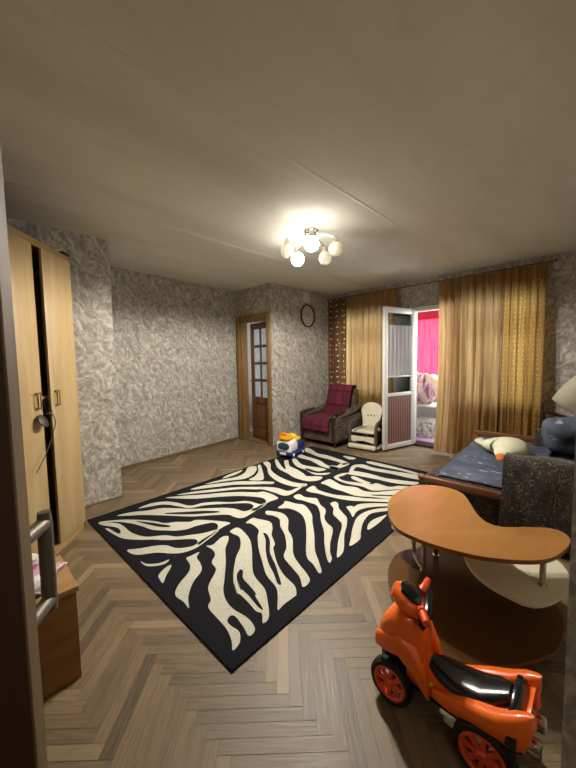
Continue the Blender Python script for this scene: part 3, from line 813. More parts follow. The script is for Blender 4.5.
CR = [(1.887, .521), (1.815, .482), (1.745, .426), (1.696, .351), (1.675, .268), (1.676, .196), (1.748, .135), (1.873, .091), (1.986, .082), (2.089, .109), (2.16, .16), (2.22, .27), (2.26, .45), (2.26, .65), (2.2, .85), (2.1, .955), (1.98, .975), (1.895, .93), (1.875, .853), (1.92, .77), (1.97, .68), (1.955, .59)]
board('middle_shelf', CR, .252, .27, [M_cream, M_cream])
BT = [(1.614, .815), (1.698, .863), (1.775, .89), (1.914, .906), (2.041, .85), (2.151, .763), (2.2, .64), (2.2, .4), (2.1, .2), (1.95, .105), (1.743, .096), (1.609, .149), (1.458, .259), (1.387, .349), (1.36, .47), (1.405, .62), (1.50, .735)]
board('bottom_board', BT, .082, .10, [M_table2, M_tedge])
bm = B()
tube(bm, [(1.94-tx, .815-ty, .431), (1.94-tx, .815-ty, .15), (1.925-tx, .802-ty, .122), (1.83-tx, .728-ty, .122), (1.80-tx, .70-ty, .15)], .011, 12, 5)
tube(bm, [(1.80-tx, .70-ty, .431), (1.80-tx, .70-ty, .10)], .0125, 14, smooth=False)
obj('post', bm, M_chrome, tb)
for (px_, py_, z0, z1) in ((1.86, .175, .27, .431), (2.05, .28, .10, .252), (2.17, .72, .27, .431), (2.05, .72, .10, .252)):
    if (px_, py_) == (2.17, .72) or (px_, py_) == (1.86, .175) or z0 == .10:
        bm = B(); tube(bm, [(px_-tx, py_-ty, z0), (px_-tx, py_-ty, z1)], .0125, 14, smooth=False)
        lathe(bm, [(.0125, 0), (.02, 0), (.02, .004), (.0125, .004)], 16, T(px_-tx, py_-ty, z0)); obj('post', bm, M_chrome, tb)
for (px_, py_) in ((1.55, .30), (1.70, .80), (2.08, .72), (1.95, .2)):
    bm = B(); tube(bm, [(px_-tx, py_-ty, .082), (px_-tx, py_-ty, .055)], .012, 10, smooth=False)
    lathe(bm, [(0, -.012), (.024, -.012), (.027, -.008), (.027, .008), (.024, .012), (0, .012)], 18, T(px_-tx, py_-ty, .0275) @ R(PI/2, 'X')); obj('castor', bm, M_black, tb)

# ------------------------------------------------------------------ ride-on toy
rt = thing('ride_on_toy', 'orange plastic ride-on quad with a black seat in front of the table', 'ride-on toy', (1.19, .33, 0))
def squeeze(o, k):
    for v in o.data.vertices:
        v.co.x *= k
        if v.co.y < -.07: v.co.y = -.07+(v.co.y+.07)*.75
    return o
# local frame = world directions, front towards +y
def L(y): return y-.33
bm = B()
loft(bm, [(L(.47), .055, .13, .33), (L(.49), .09, .125, .36), (L(.53), .118, .155, .375), (L(.57), .125, .20, .37), (L(.605), .115, .215, .345), (L(.635), .085, .22, .30), (L(.65), .04, .235, .275)], 28, power=.62)
for s in (-1, 1):      # flared fender over each front wheel
    loft(bm, [(L(.435), .012, .105, .15, s*.098), (L(.455), .026, .13, .215, s*.10), (L(.49), .034, .175, .275, s*.102), (L(.54), .036, .213, .30, s*.102), (L(.60), .032, .20, .28, s*.098), (L(.645), .018, .19, .25, s*.085)], 16, power=.7)
ff = squeeze(obj('front_fairing', bm, M_orange, rt), .78); ff.location = (.012, -.022, 0)
bm = B()
loft(bm, [(L(.50), .07, .10, .20), (L(.44), .062, .09, .21), (L(.38), .066, .085, .195), (L(.30), .08, .09, .19), (L(.22), .10, .10, .205), (L(.15), .115, .12, .24), (L(.10), .105, .15, .27), (L(.075), .09, .19, .28)], 28, power=.65)
for s in (-1, 1):      # rear side panels sweeping up to the tail
    loft(bm, [(L(.40), .008, .13, .16, s*.078), (L(.34), .02, .13, .19, s*.088), (L(.26), .034, .165, .225, s*.100), (L(.18), .038, .178, .25, s*.108), (L(.12), .036, .172, .28, s*.108), (L(.08), .030, .18, .295, s*.103), (L(.06), .010, .25, .30, s*.10)], 16, power=.6)
squeeze(obj('body', bm, M_orange, rt), .82)
bm = B()
loft(bm, [(L(.425), .035, .18, .225), (L(.39), .06, .175, .222), (L(.33), .073, .17, .222), (L(.26), .078, .18, .236), (L(.20), .07, .20, .262), (L(.155), .045, .22, .275), (L(.14), .02, .235, .268)], 24, power=.8)
squeeze(obj('seat', bm, M_black, rt), .88)
bm = B()
pts = []
for k in range(13):
    a = PI*k/12
    pts.append((cos(a)*.148, L(.125), .195+sin(a)*.093))
tube(bm, pts, .019, 8, 3, sq=(1, .25), up=(0, 0, 1)); squeeze(obj('strap', bm, M_black, rt), .82)
# steering: column, dash, grips
bm = B()
tube(bm, [(0, L(.53), .34), (0, L(.50), .40)], .03, 14, smooth=False); 
Ms = T(.01, L(.495), 0) @ R(math.radians(20), 'Z') @ T(0, -L(.505), 0) @ Matrix.Scale(.82, 4, (1, 0, 0))
Md = Ms @ T(0, L(.520), .400) @ R(math.radians(26), 'X') @ Matrix.Scale(1.22, 4)
loft(bm, [(-.045, .03, -.02, .012), (-.03, .062, -.025, .02), (.0, .072, -.03, .024), (.035, .06, -.028, .022), (.06, .03, -.02, .014)], 24, M=Md, power=.8)
st_ = obj('dash', bm, M_orange, rt)
bm = B()
prism(bm, [(-.045, -.022), (.045, -.022), (.052, .004), (.034, .042), (0, .05), (-.034, .042), (-.052, .004)], .014, .029, .006, 2, Md)
obj('screen', bm, M_black, st_)
bm = B()
prism(bm, [(-.074, -.034), (.074, -.034), (.09, -.05), (.06, -.058), (-.06, -.058), (-.09, -.05)], -.022, .030, .004, 1, Md); obj('bar_cover', bm, M_black, st_)
for s in (-1, 1):
    bm = B()
    tube(bm, [(s*.058, L(.487), .405), (s*.085, L(.478), .408)], [.014, .019], 14, smooth=False)
    tube(bm, [(s*.085, L(.478), .408), (s*.15, L(.463), .412), (s*.154, L(.462), .412)], [.0145, .0135, .006], 14, smooth=False)
    for v in bm.verts: v.co = Ms @ v.co
    obj('grip', bm, M_orange2, st_)
def wheel(x, y, side, k_=1):
    Mx = T(x, L(y), .1005*k_) @ R(side*PI/2, 'Y') @ Matrix.Scale(k_, 4)
    bm = B()
    lathe(bm, [(.074, -.024), (.092, -.026), (.098, -.018), (.098, .016), (.092, .024), (.080, .026), (.074, .02), (.066, .0), (.066, -.02)], 40, Mx, closed=True)
    for k in range(28):    # tread blocks
        a = 2*PI*k/28
        box(bm, .095, .1005, -.006, .006, -.018, .016, .001, 1, Mx @ R(a, 'Z'))
    t_ = obj('wheel', bm, M_tyre, rt)
    bm = B()
    lathe(bm, [(0, .0), (.0, .030), (.014, .030), (.018, .024), (.022, .018), (.022, .0)], 24, Mx)
    lathe(bm, [(.062, .0), (.062, .020), (.068, .026), (.076, .024), (.077, .01), (.077, 0)], 40, Mx, closed=True)
    for k in range(8):
        a = 2*PI*k/8
        prism(bm, [(.016, -.009), (.066, -.013), (.066, .004), (.016, .007)], .008, .021, .002, 1, Mx @ R(a, 'Z'))
    obj('hub_cap', bm, M_orange2, t_)
    return t_
for s in (-1, 1):
    wheel(s*.066, .555, s, .83); wheel(s*.092, .232, s, .9)
bm = B()
for y, z in ((.555, .083), (.232, .09)): tube(bm, [(-.07, L(y), z), (.07, L(y), z)], .009, 10, smooth=False)
loft(bm, [(L(.62), .02, .09, .2), (L(.57), .04, .07, .2), (L(.5), .04, .065, .16), (L(.3), .045, .065, .13), (L(.18), .05, .07, .16), (L(.14), .035, .09, .16)], 18)
obj('chassis', bm, M_black, rt)
for s in (-1, 1):
    bm = B(); Mx = T(s*.048, L(.125), .17) @ R(PI/2, 'X')
    lathe(bm, [(0, -.02), (.02, -.02), (.026, .0), (.026, .03), (.02, .034), (.018, .02), (0, .02)], 20, Mx); obj('exhaust', bm, M_chrome, rt)
    bm = B(); blob(bm, (s*.045, L(.118), .235), (.028, .012, .02), 2); obj('tail_light', bm, M_orange2, rt)
for s in (-1, 1):
    for k, (y, z) in enumerate(((.46, .185), (.44, .165), (.415, .165))):
        bm = B(); Mx = T(s*(.055 if k else .056), L(y), z-.01) @ R(-.9, 'X')
        box(bm, -.004, .004, -.016, .016, -.005, .005, .001, 1, Mx); obj('decal', bm, M_yel, rt)
bm = B(); blob(bm, (.012, L(.619), .262), (.026, .010, .012), 2); obj('headlight', bm, M_whp, rt)

# ------------------------------------------------------------------ ceiling lamp
cl = thing('ceiling_lamp', 'chrome ceiling lamp with five round frosted shades, two of them lit', 'lamp', (2.36, 1.96, 2.5))
bm = B(); lathe(bm, [(0, 0), (.062, 0), (.066, -.008), (.055, -.03), (.03, -.042), (0, -.046)], 36); obj('ceiling_rose', bm, M_chrome, cl)
bm = B(); lathe(bm, [(0, -.04), (.02, -.042), (.026, -.065), (.02, -.085), (.008, -.098), (0, -.10)], 24); obj('hub', bm, M_chrome, cl)
for k in range(5):
    a = math.radians(220+72*k)
    lit = k in (0, 3)
    rr_ = .225
    ax, ay = cos(a), sin(a)
    bm = B(); tube(bm, [(ax*.02, ay*.02, -.065), (ax*.09, ay*.09, -.05), (ax*.17, ay*.17, -.07), (ax*rr_, ay*rr_, -.10)], .0065, 8, 6)
    am = obj('arm', bm, M_chrome, cl)
    bm = B(); lathe(bm, [(0, .03), (.018, .028), (.026, .0), (.030, -.03), (.026, -.032)], 20, T(ax*rr_, ay*rr_, -.112)); obj('shade_holder', bm, M_chrome, am)
    bm = B()
    prof = [(.026, 0), (.040, -.008), (.056, -.03), (.062, -.058), (.056, -.088), (.040, -.110), (.022, -.118), (0, -.120)]
    lathe(bm, prof, 28, T(ax*rr_, ay*rr_, -.135))
    sh = obj('shade', bm, M_lit if lit else M_unlit, am)
    if lit: sh['label'] = 'glowing frosted shade'

# ------------------------------------------------------------------ wall clock and vent
ck = thing('wall_clock', 'round dark-rimmed wall clock hanging on the wallpaper above the armchair', 'clock', (4.265, 3.65, 2.075))
ck.scale = (.9, 1, .96)
Mx = R(PI/2, 'X')
bm = B(); lathe(bm, [(.175, 0), (.195, 0), (.2, .012), (.196, .028), (.185, .032), (.176, .024), (.174, .004)], 48, Mx, closed=True); obj('rim', bm, M_clockr, ck)
bm = B(); lathe(bm, [(0, .002), (.178, .002), (.178, .010), (0, .010)], 40, Mx); obj('face', bm, M_clockf, ck)
for k in range(12):
    bm = B(); box(bm, -.004, .004, .135 if k % 3 else .125, .158, .0095, .0115, 0, M=Mx @ R(2*PI*k/12, 'Z')); obj('hour_mark', bm, M_clockr, ck)
bm = B(); box(bm, -.004, .004, -.02, .085, .012, .0135, M=Mx @ R(1.0, 'Z')); box(bm, -.003, .003, -.02, .125, .014, .0155, M=Mx @ R(-.3, 'Z')); lathe(bm, [(0, .010), (.009, .010), (.009, .018), (0, .018)], 14, Mx); obj('hands', bm, M_clockr, ck)
vt = thing('vent_grille', 'pale ventilation grille high on the wall just above the clock', 'vent', (4.24, 3.65, 2.385))
bm = B(); box(bm, -.09, .09, -.012, 0, -.095, .095, .003); obj('frame', bm, M_clockf, vt)
bm = B()
for k in range(9): box(bm, -.075, .075, -.017, -.010, -.078+k*.0185, -.070+k*.0185, .001, 1)
obj('slats', bm, M_white, vt)

# ------------------------------------------------------------------ curtains
def curtain(name, y0, y1, x, z0, z1, folds, amp, m, label, seed=0, sweep=None, xb=None, cat='curtain', group=None):
    bm = B()
    hgt = z1-z0; w_ = y1-y0
    def f(u, v):
        z = z1-hgt*v
        y = y0+w_*u
        if sweep: y += sweep(u, v)
        ph = u*folds*2*PI
        A = amp*(.35+.65*min(1, v*2.2+.25))
        xx = x + (xb or 0)*v + A*sin(ph+1.2*noise.noise(Vector((u*5, v*1.5, seed)))) + A*.5*sin(ph*2.3+seed+v*2) + amp*.8*noise.noise(Vector((u*3, v*1.2, seed+5)))
        return Vector((xx, y + A*.5*cos(ph), z))
    surf(bm, f, int(folds*16), 44, w_*1.5, hgt)
    o = obj(name, bm, m)
    oc = Vector((x, (y0+y1)/2, z0))
    for v in o.data.vertices: v.co -= oc
    o.location = oc
    tag(o, label, cat, group)
    return o
curtain('curtain', 3.20, 3.60, 4.80, .02, 2.385, 5, .022, M_dots, 'brown drape with pale dots in the corner behind the armchair', 1, xb=-.01)
curtain('curtain', 2.30, 3.20, 4.79, .02, 2.385, 8, .027, M_gold, 'sheer gold curtain hanging behind the child seat, left of the balcony door', 2, xb=-.03, sweep=lambda u, v: (.05*v*(1-u)))
curtain('curtain', .92, 1.69, 4.78, .03, 2.375, 8, .042, M_gold, 'wide sheer gold curtain between the balcony door and the bed', 3, xb=-.10, sweep=lambda u, v: -.07*v*u*0 - .04*sin(v*PI)*u)
curtain('curtain', .50, .92, 4.78, .03, 2.385, 5, .024, M_goldd, 'flecked gold-brown curtain at the right end of the rod', 4, xb=-.08)
cr_ = thing('curtain_rod', 'thin curtain rod running along the top of the window wall', 'curtain rod', (4.80, 2.05, 2.40))
bm = B(); tube(bm, [(0, -1.6, 0), (0, -.6, -.006), (0, .5, -.004), (0, 1.58, 0)], .008, 10, 6); obj('rod', bm, M_rope, cr_)
for y in (-1.5, -.35, .75, 1.5):
    bm = B(); tube(bm, [(0, y, 0), (.06, y, .004), (.12, y, .004)], .006, 8, smooth=False); lathe(bm, [(0, 0), (.02, 0), (.02, .006), (0, .006)], 14, T(.12, y, .004) @ R(-PI/2, 'Y')); obj('bracket', bm, M_rope, cr_)
for y, s in ((-1.6, -1), (1.58, 1)):
    bm = B(); blob(bm, (0, y+s*.012, 0), (.016, .02, .016), 2); obj('finial', bm, M_rope, cr_)

# ------------------------------------------------------------------ armchair
ac = thing('armchair', 'brown floral armchair under a burgundy plaid blanket in the corner', 'armchair', (3.93, 3.2, 0))
# front is -x ; width in y -.36..+.36 ; depth 0..0.8
bm = B(); box(bm, .03, .72, -.345, .345, .07, .30, .02, 3); obj('base', bm, M_arm, ac)
bm = B(); box(bm, 0.0, .62, -.25, .25, .28, .42, .045, 4); obj('seat_cushion', bm, M_arm, ac)
bm = B(); box(bm, -.07, .07, -.27, .27, 0, .60, .055, 4, T(.625, 0, .27) @ R(math.radians(13), 'Y')); obj('backrest', bm, M_arm, ac)
for s in (-1, 1):
    bm = B(); box(bm, .03, .71, s*.305-.06, s*.305+.06, .10, .47, .03, 3)
    tube(bm, [(.06, s*.305, .46), (.25, s*.305, .475), (.5, s*.305, .51), (.70, s*.305, .56)], [.05, .06, .062, .06], 14, 5, sq=(1.15, .7))
    am = obj('armrest', bm, M_arm, ac)
    bm = B(); tube(bm, [(-.015, s*.31, .46), (.02, s*.31, .495), (.14, s*.31, .518), (.30, s*.31, .53)], [.02, .034, .038, .03], 12, 5, sq=(1.3, .45)); tube(bm, [(.0, s*.31, .48), (.005, s*.31, .3), (.012, s*.31, .09)], [.028, .024, .022], 10, 4, sq=(1.2, .8)); obj('arm_trim', bm, M_dkwood, am)
for sx in (.07, .70):
    for s in (-1, 1):
        bm = B(); tube(bm, [(sx, s*.29, 0), (sx, s*.29, .08)], [.018, .026], 10, smooth=False); obj('leg', bm, M_dkwood, ac)
pb = B()
prof = [(.745, .47), (.745, .69), (.735, .865), (.685, .895), (.62, .87), (.57, .69), (.53, .48), (.49, .435), (.40, .428), (.20, .428), (.04, .425), (-.012, .40), (-.022, .33), (-.016, .24)]
PR = crm([(x, 0, z) for x, z in prof], 5)
def fb(u, v):
    t = v*(len(PR)-1); i = min(int(t), len(PR)-2); p = PR[i].lerp(PR[i+1], t-i)
    y = -.255+.52*u
    if v < .5: k_ = min(1, (.5-v)*8); y += (-.055*u*k_ + -.0*k_)
    e = .010*noise.noise(Vector((u*4, v*9, 2)))+.006*noise.noise(Vector((u*11, v*20, 2)))
    return Vector((p.x-abs(e)*.8-.006, y + .012*noise.noise(Vector((v*6, u*2, 8))), p.z+abs(e)*.7+.006))
surf(pb, fb, 24, 70, .56, 2.0)
ob = obj('plaid_blanket', pb, M_plaid); ob.location = (3.93, 3.2, 0); solid(ob, .012, 1)
tag(ob, 'burgundy blanket with dark checks draped over the armchair', 'blanket')

# ------------------------------------------------------------------ child seat
ks = thing('child_seat', 'cream plastic child seat with brown side arms beside the open balcony door', 'child seat', (4.17, 2.53, 0), math.radians(6))
# front -x ; width y -.22..+.22
bm = B(); box(bm, -.06, .02, -.215, .215, .022, .085, .02, 3); box(bm, .02, .36, -.235, -.20, .03, .07, .01); box(bm, .02, .36, .20, .235, .03, .07, .01); obj('base_tray', bm, M_plw, ks)
for x, s in ((-.03, 1), (-.03, -1), (.34, 1), (.34, -1)):
    bm = B(); tube(bm, [(x, s*.215, 0), (x, s*.215, .035)], .018, 10, smooth=False); obj('foot', bm, M_black, ks)
M_kb = plain('brown_plastic', '#5b4a3c', .45)
for s in (-1, 1):
    bm = B()
    tube(bm, [(.0, s*.205, .07), (.0, s*.205, .30), (.02, s*.205, .372), (.10, s*.205, .40), (.26, s*.205, .405), (.34, s*.205, .36), (.35, s*.205, .2), (.34, s*.205, .07)], .026, 10, 5, sq=(.85, 1.2)); obj('side_arm', bm, M_kb, ks)
bm = B(); box(bm, -.01, .28, -.18, .18, .245, .29, .018, 3); obj('seat', bm, M_plw, ks)
bm = B()
P = [(-.182, .20), (.182, .20)] + [(.182, .12), (.15, .115), (.08, .135), (0, .142), (-.08, .135), (-.15, .115), (-.182, .12)]
prism(bm, P, 0, .02, .004, 1, T(0, 0, 0) @ Matrix(((0, 0, 1, -.012), (1, 0, 0, 0), (0, 1, 0, 0), (0, 0, 0, 1)))); obj('front_panel', bm, M_plw, ks)
bm = B()
S = crm([(-.115, .0, 0), (-.12, .14, 0), (-.155, .28, 0), (-.14, .36, 0), (-.08, .41, 0), (0, .425, 0), (.08, .41, 0), (.14, .36, 0), (.155, .28, 0), (.12, .14, 0), (.115, .0, 0)], 4)
prism(bm, [(p.x, p.y) for p in S], -.012, .012, .008, 3, T(.27, 0, .25) @ R(math.radians(12), 'Y') @ Matrix.Scale(1.08, 4, (0, 1, 0)) @ Matrix(((0, 0, 1, 0), (1, 0, 0, 0), (0, 1, 0, 0), (0, 0, 0, 1)))); bk = obj('backrest', bm, M_plw, ks)
for y in (-.05, 0, .05):
    bm = B(); lathe(bm, [(0, -.002), (.010, -.002), (.010, .002), (0, .002)], 12, T(.27, 0, .27) @ R(math.radians(12), 'Y') @ T(-.0125, y, .21-abs(y)*.2) @ R(PI/2, 'Y')); obj('strap_slot', bm, M_black, bk)
bm = B(); tube(bm, [(.245, .06, .30), (.18, .05, .32), (.12, .07, .305), (.06, .10, .30), (.0, .10, .295), (-.03, .12, .27)], .008, 8, 5, sq=(1.6, .5)); tube(bm, [(.245, -.05, .30), (.2, -.02, .33), (.14, .04, .31)], .008, 8, 5, sq=(1.6, .5)); obj('strap', bm, M_kb, ks)

# ------------------------------------------------------------------ toy truck
tk = thing('toy_truck', 'white and blue toy truck with yellow top at the rug edge by the door', 'toy truck', (3.10, 3.11, .0105), math.radians(8))
tk.scale = (.88, 1.05, 1.06)
# front -x, length .42, width .24 (y)
bm = B()
loft2 = [(.0, .10, .075, .12), (.015, .118, .07, .21), (.08, .12, .07, .24), (.16, .118, .07, .235), (.20, .11, .08, .20)]
Mxy = Matrix(((0, 1, 0, 0), (1, 0, 0, 0), (0, 0, 1, 0), (0, 0, 0, 1)))
loft(bm, [(y, w_, z0, z1) for y, w_, z0, z1 in loft2], 24, M=Mxy, power=.45); obj('cab', bm, M_whp, tk)
bm = B(); loft(bm, [(-.012, .075, .11, .18), (-.004, .088, .105, .19), (.006, .09, .10, .195)], 28, M=Mxy, power=.8); obj('windscreen', bm, M_navy, tk)
bm = B(); box(bm, -.014, .40, -.118, .118, .035, .085, .014, 3); box(bm, .19, .41, -.11, .11, .08, .185, .02, 3); obj('chassis', bm, M_blue, tk)
bm = B(); box(bm, -.020, -.012, -.05, .05, .045, .075, .003); obj('front_plate', bm, M_whp, tk)
bm = B(); blob(bm, (.08, 0, .25), (.09, .095, .04), 3, power=.8); tube(bm, [(.02, -.07, .24), (.03, -.05, .30), (.03, .05, .30), (.02, .07, .24)], .016, 10, 5); obj('roof', bm, M_yel2, tk)
bm = B(); box(bm, .18, .36, -.085, .085, .185, .235, .02, 3); lathe(bm, [(0, 0), (.055, 0), (.06, .03), (.045, .05), (0, .055)], 24, T(.22, -.02, .23)); obj('load', bm, M_yel, tk)
bm = B(); blob(bm, (.27, .03, .24), (.05, .05, .045), 2); obj('cargo_ball', bm, plain('lime_plastic', '#a9b43a', .4), tk)
for x in (.07, .32):
    for s in (-1, 1):
        bm = B(); lathe(bm, [(0, -.015), (.038, -.015), (.043, -.008), (.043, .012), (.036, .017), (.02, .012), (0, .012)], 24, T(x, s*.112, .0425) @ R(-s*PI/2, 'X')); ww = obj('wheel', bm, M_blue, tk)
        bm = B(); lathe(bm, [(0, .010), (.018, .012), (.018, .018), (0, .020)], 16, T(x, s*.112, .0425) @ R(-s*PI/2, 'X')); obj('hub_cap', bm, M_whp, ww)

# ------------------------------------------------------------------ sofa bed
sf = thing('sofa_bed', 'dark floral sofa bed folded out beneath the gold curtains', 'sofa', (2.68, .0, 0))
# local x 0..1.66 towards the window, y -.43..1.08
bm = B(); box(bm, .20, 1.48, -.40, .50, .07, .36, .02, 3); obj('base', bm, M_sofa, sf)
bm = B(); box(bm, .22, 1.46, -.44, -.20, .30, .86, .07, 4); obj('backrest', bm, M_sofa, sf)
def lumpy_arm(x0, x1, h, seed):
    bm = B()
    N, K = 22, 22
    def f(u, v):
        y = -.40+.90*u
        a = v*2*PI
        hw = (x1-x0)/2
        cx_ = (x0+x1)/2; c_ = cos(a); s_ = sin(a)
        x = cx_+hw*math.copysign(abs(c_)**.55, c_)
        zc = (h+.05)/2; zh = (h-.05)/2
        hh = zh*(1-.06*abs(2*u-1)**6)
        z = zc+hh*math.copysign(abs(s_)**.6, s_)
        k = .022*noise.fractal(Vector((x*5, y*5, z*5+seed)), 1, 2, 3)
        return Vector((x+k*c_, y+.0*k, z+k*s_))
    g = surf(bm, f, N, K, .86, 1)
    bmesh.ops.remove_doubles(bm, verts=bm.verts, dist=.0005)
    ed = [e for e in bm.edges if e.is_boundary]
    bmesh.ops.holes_fill(bm, edges=ed)
    return bm
obj('armrest', lumpy_arm(.0, .22, .64, 3), M_sofa, sf)
fa = obj('armrest', lumpy_arm(1.46, 1.64, .60, 9), M_sofa, sf)
bm = B(); tube(bm, [(1.56, .45, .755), (1.56, .40, .76), (1.56, .2, .70), (1.56, -.05, .63), (1.56, -.3, .60)], [.016, .022, .022, .022, .02], 12, 6, sq=(1.5, .8)); tube(bm, [(1.56, .455, .86), (1.56, .45, .74), (1.56, .44, .6)], [.012, .016, .018], 10, 4); fr_ = obj('arm_rail', bm, M_dkwood, fa)
bm = B(); box(bm, .06, 1.58, .44, 1.03, .08, .28, .015, 2); box(bm, .04, 1.60, .42, 1.06, .275, .375, .03, 3); obj('pull_out_bed', bm, M_sofa, sf)
for x, z in ((.012, .345), (1.625, .455)):
    bm = B(); box(bm, x-.02, x+.02, .44, 1.07, z-.035, z+.02, .008, 3); tube(bm, [(x, 1.05, z), (x-.0, 1.085, z), (x, 1.10, z)], [.026, .028, .012], 12, 4); rl = obj('side_rail', bm, M_rail, sf)
for x in (.03, 1.6):
    for y in (.50, 1.02):
        bm = B(); zt = .32 if x < 1 else .43
        tube(bm, [(x, y, 0), (x, y, zt)], .018, 10, smooth=False); obj('leg', bm, M_dkwood, sf)
# bedspread
bm = B()
def fc(u, v):
    x = .05+1.53*u; s = v*.80
    y = .34+s
    z = .392+.010*noise.fractal(Vector((x*3, y*4, 1)), 1, 2, 3)+.05*u*.6
    if y > 1.0:
        d = y-1.0; y = 1.0+.065*min(1, d/.07); z -= max(0, d-.03)*.9
    y += (.03*noise.noise(Vector((x*2, 4, 4))) - .10*(1-u)*v)*(1 if v > .5 else 0)
    return Vector((x, y, z))
surf(bm, fc, 60, 36, 1.5, .8)
o = obj('bedspread', bm, M_cover); o.location = (2.68, 0, 0); solid(o, .012, -1)
tag(o, 'slate blue bedspread with pale leaves on the folded-out sofa bed', 'bedspread')
# plush goose lying on the bedspread
pg = thing('plush_goose', 'ivory plush goose with an orange beak lying on the slate bedspread', 'plush toy', (3.5, .66, .425))
bm = B()
tube(bm, [(.42, .30, .03), (.34, .26, .03), (.22, .20, .035), (.12, .10, .06), (.02, -.03, .085), (-.04, -.06, .085), (-.13, -.055, .075), (-.20, -.045, .06), (-.245, -.045, .05)], [.012, .042, .035, .085, .125, .12, .075, .055, .02], 18, 8, sq=(1.25, .72))
tube(bm, [(.10, -.02, .07), (.12, -.12, .07), (.10, -.20, .05)], [.07, .075, .03], 14, 6, sq=(1.2, .6))
for v in bm.verts: v.co.z = max(v.co.z + .006*noise.noise(v.co*14), .004)
obj('body', bm, M_plush, pg)
bm = B(); tube(bm, [(-.21, -.045, .06), (-.25, -.045, .052), (-.295, -.045, .04), (-.31, -.045, .035)], [.034, .038, .026, .006], 14, 5, sq=(1.1, .6)); obj('beak', bm, M_beak, pg)
for ye in (.004, -.092):
    bm = B(); blob(bm, (-.18, ye, .088), (.008, .008, .008), 2); obj('eye', bm, M_black, pg)

def cushion(name, loc, size, rot, m, label, seed):
    bm = B(); N = 18; sx, sy, sz = size
    def f(u, v, s):
        a, b = 2*u-1, 2*v-1
        e = max(0, (1-abs(a)**4)*(1-abs(b)**4))**.55
        pin = 1-.10*(a*a*b*b)
        p = Vector((a*sx/2*pin, b*sy/2*pin, s*sz/2*e))
        return p*(1+.0) + Vector((0, 0, 1))*.035*e*noise.noise(p*6+Vector((seed, 0, s)))
    for s in (1, -1): surf(bm, lambda u, v: f(u, v, s), N, N, sx, sy)
    bmesh.ops.remove_doubles(bm, verts=bm.verts, dist=.0015)
    o = obj(name, bm, m); o.location = loc; o.rotation_euler = (R(rot[1], 'Y') @ R(rot[2], 'Z') @ R(rot[0], 'X')).to_euler()
    tag(o, label, 'cushion')
    return o
cushion('cushion', (3.93, .18, .60), (.44, .48, .20), (math.radians(-4), math.radians(50), 0), M_cush, 'slate patterned cushion leaning beneath the dark arm rail of the sofa bed', 1)
cushion('pillow', (4.50, .07, .91), (.53, .53, .20), (0, math.radians(70), math.radians(38)), M_pillow, 'cream pillow propped above the dark arm rail by the wall', 5)

# ------------------------------------------------------------------ balcony
def balc_curtain(y0, y1, label, seed):
    bm = B()
    z0, z1 = .78, 2.14
    def f(u, v):
        return Vector((.018*sin(u*(y1-y0)*42+noise.noise(Vector((u*4, v, seed)))*2)+.012*noise.noise(Vector((u*6, v*2, seed))), (y1-y0)*(u-.5), (z1-z0)*(1-v)))
    surf(bm, f, 90, 20, (y1-y0)*1.4, z1-z0)
    root = thing('red_curtain', label, 'curtain', (5.9, (y0+y1)/2, z0))
    obj('drape', bm, M_red, root)
    bm = B(); box(bm, -.035, .035, -(y1-y0)/2, (y1-y0)/2, z1-z0-.13, z1-z0+.01, .008); obj('heading', bm, M_redh, root)
balc_curtain(2.08, 2.62, 'bright red curtain hanging on the balcony window behind the open door', 1)
bn = thing('balcony_bench', 'narrow white shelf on the balcony under the heap of clothes', 'shelf', (5.62, 2.35, 0))
bm = B(); box(bm, -.22, .24, -.5, .55, .53, .56, .004); obj('top', bm, M_white, bn)
for x in (-.18, .2):
    for y in (-.46, .5):
        bm = B(); box(bm, x-.02, x+.02, y-.02, y+.02, 0, .53, .003); obj('leg', bm, M_dkwood, bn)
bm = B()
def heap(c_, r_, seed):
    blob(bm, c_, r_, 4, .09, 5, seed)
heap((0, 0, .25), (.20, .42, .30), 3)
for v in bm.verts:
    v.co.z = max(v.co.z + .05*sin(v.co.y*14+v.co.x*6), .002)
mm = NT('mixed_clothes'); co = mm.coord(); nn = mm.noise(mm.mapping(co, (1, 2.6, 1), (.5, 0, 0)), 3.2, 1, .4, 1.5)
mm.col(mm.ramp(nn, [(.3, '#7d5f72'), (.42, '#c79aa8'), (.5, '#d9c7b4'), (.6, '#d5a77e'), (.72, '#d7cfd8')])); mm.set(Roughness=.95); mm.bump(mm.noise(co, 14, 2), .5, .02)
o = obj('clothes_heap', bm, mm.m); o.location = (5.60, 2.36, .56); tag(o, 'heap of pinkish and beige clothes piled on the balcony shelf', 'clothes', kind='stuff')
bx = thing('cardboard_box', 'pale printed box on the balcony floor beneath the shelf', 'box', (5.62, 2.17, -.01))
bm = B(); box(bm, -.12, .12, -.14, .14, 0, .30, .004); obj('body', bm, mat_pack('printed_card', '#8a8c7a', '#dcdccb', 16), bx)
bm = B(); box(bm, -.125, .125, -.145, .145, .27, .315, .004); obj('lid', bm, plain('cream_card', '#d3d2c0', .7), bx)
pt = thing('bucket', 'lilac bucket on the balcony floor left of the pale box', 'bucket', (5.60, 2.43, -.01))
bm = B(); lathe(bm, [(0, 0), (.075, 0), (.09, .20), (.096, .205), (.096, .215), (.088, .21), (.07, .01), (0, .008)], 28); obj('body', bm, plain('lilac_plastic', '#8a83a6', .4), pt)
bm = B(); tube(bm, [(0, -.092, .19), (-.06, -.06, .10), (-.09, 0, .06), (-.06, .06, .10), (0, .092, .19)], .003, 6, 5); obj('handle', bm, M_steel, pt)
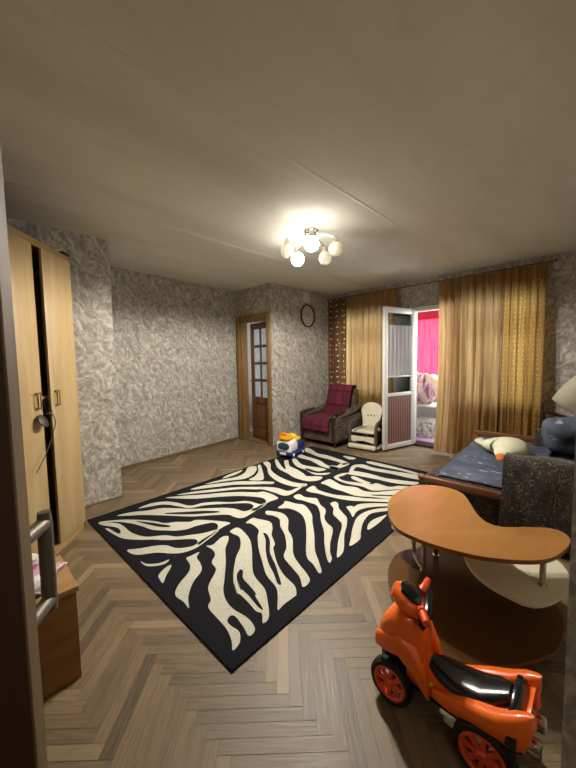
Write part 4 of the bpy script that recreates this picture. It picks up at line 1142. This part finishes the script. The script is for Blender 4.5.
for k_, nm in ((0, 'a'), (3, 'b')):
    a_ = math.radians(220+72*k_)
    sl = bpy.data.lights.new('lamp_bulb', 'SPOT'); sl.energy = SPOT_E; sl.color = (1, .94, .85); sl.spot_size = math.radians(176); sl.spot_blend = .25; sl.shadow_soft_size = .05
    so = bpy.data.objects.new('lamp_bulb', sl); COL.objects.link(so); so.location = (2.36+cos(a_)*.225, 1.96+sin(a_)*.225, 2.235)
hl = bpy.data.lights.new('hall_fill', 'POINT'); hl.energy = HALL_E; hl.color = (1, .93, .82); hl.shadow_soft_size = .12  # fill light added in the unseen hall to brighten the near wall, no fixture
ho = bpy.data.objects.new('hall_fill', hl); COL.objects.link(ho); ho.location = (.1, -.75, 2.3)
bm = B(); box(bm, -.22, .22, -.42, .42, 0, .008, .002); o = obj('floor_mat', bm, plain('pink_mat', '#c79fc4', .9, var=.1)); o.location = (5.36, 2.05, -.01); tag(o, 'pinkish lilac mat on the balcony floor by the door sill', 'mat')
bm = B(); box(bm, -.09, .09, -.4, .4, 0, .012, .003); o = obj('floor_mat', bm, plain('blue_mat', '#6f9fc9', .9, var=.1)); o.location = (5.68, 2.72, -.01); tag(o, 'light blue mat further out on the balcony floor', 'mat')

# ------------------------------------------------------------------ light and camera
wld = bpy.data.worlds.new('sky'); bpy.context.scene.world = wld; wld.use_nodes = True
bg = wld.node_tree.nodes['Background']; bg.inputs['Color'].default_value = (.86, .93, 1, 1); bg.inputs['Strength'].default_value = WORLD_E
def portal(x, y, z, sx, sy):
    l = bpy.data.lights.new('daylight_portal', 'AREA'); l.shape = 'RECTANGLE'; l.size = sx; l.size_y = sy; l.cycles.is_portal = True
    o = bpy.data.objects.new('daylight_portal', l); COL.objects.link(o); o.location = (x, y, z); o.rotation_euler = (0, PI/2, 0); return o
portal(6.12, 2.85, 1.5, 1.4, 5.1)
sc = bpy.context.scene
cam = bpy.data.cameras.new('camera'); co_ = bpy.data.objects.new('camera', cam); COL.objects.link(co_)
cam.sensor_fit = 'VERTICAL'; cam.sensor_height = 36; cam.sensor_width = 27; cam.lens = 328.376/768*36; cam.clip_start = .02; cam.clip_end = 100
yaw, pit, rol = map(math.radians, (44.073, 4.0978, -.9906))
fw_ = Vector((cos(yaw)*cos(pit), sin(yaw)*cos(pit), -sin(pit))); rt_ = Vector((sin(yaw), -cos(yaw), 0)); up_ = rt_.cross(fw_)
r2 = rt_*cos(rol)+up_*sin(rol); u2 = up_*cos(rol)-rt_*sin(rol)
Mc = Matrix((r2, u2, -fw_)).transposed().to_4x4(); Mc.translation = (0, 0, 1.333)
co_.matrix_world = Mc
sc.camera = co_
sc.view_settings.view_transform = 'Standard'; sc.view_settings.look = 'None'; sc.view_settings.gamma = 1; sc.view_settings.use_curve_mapping = False
sc.view_settings.exposure = EXPO
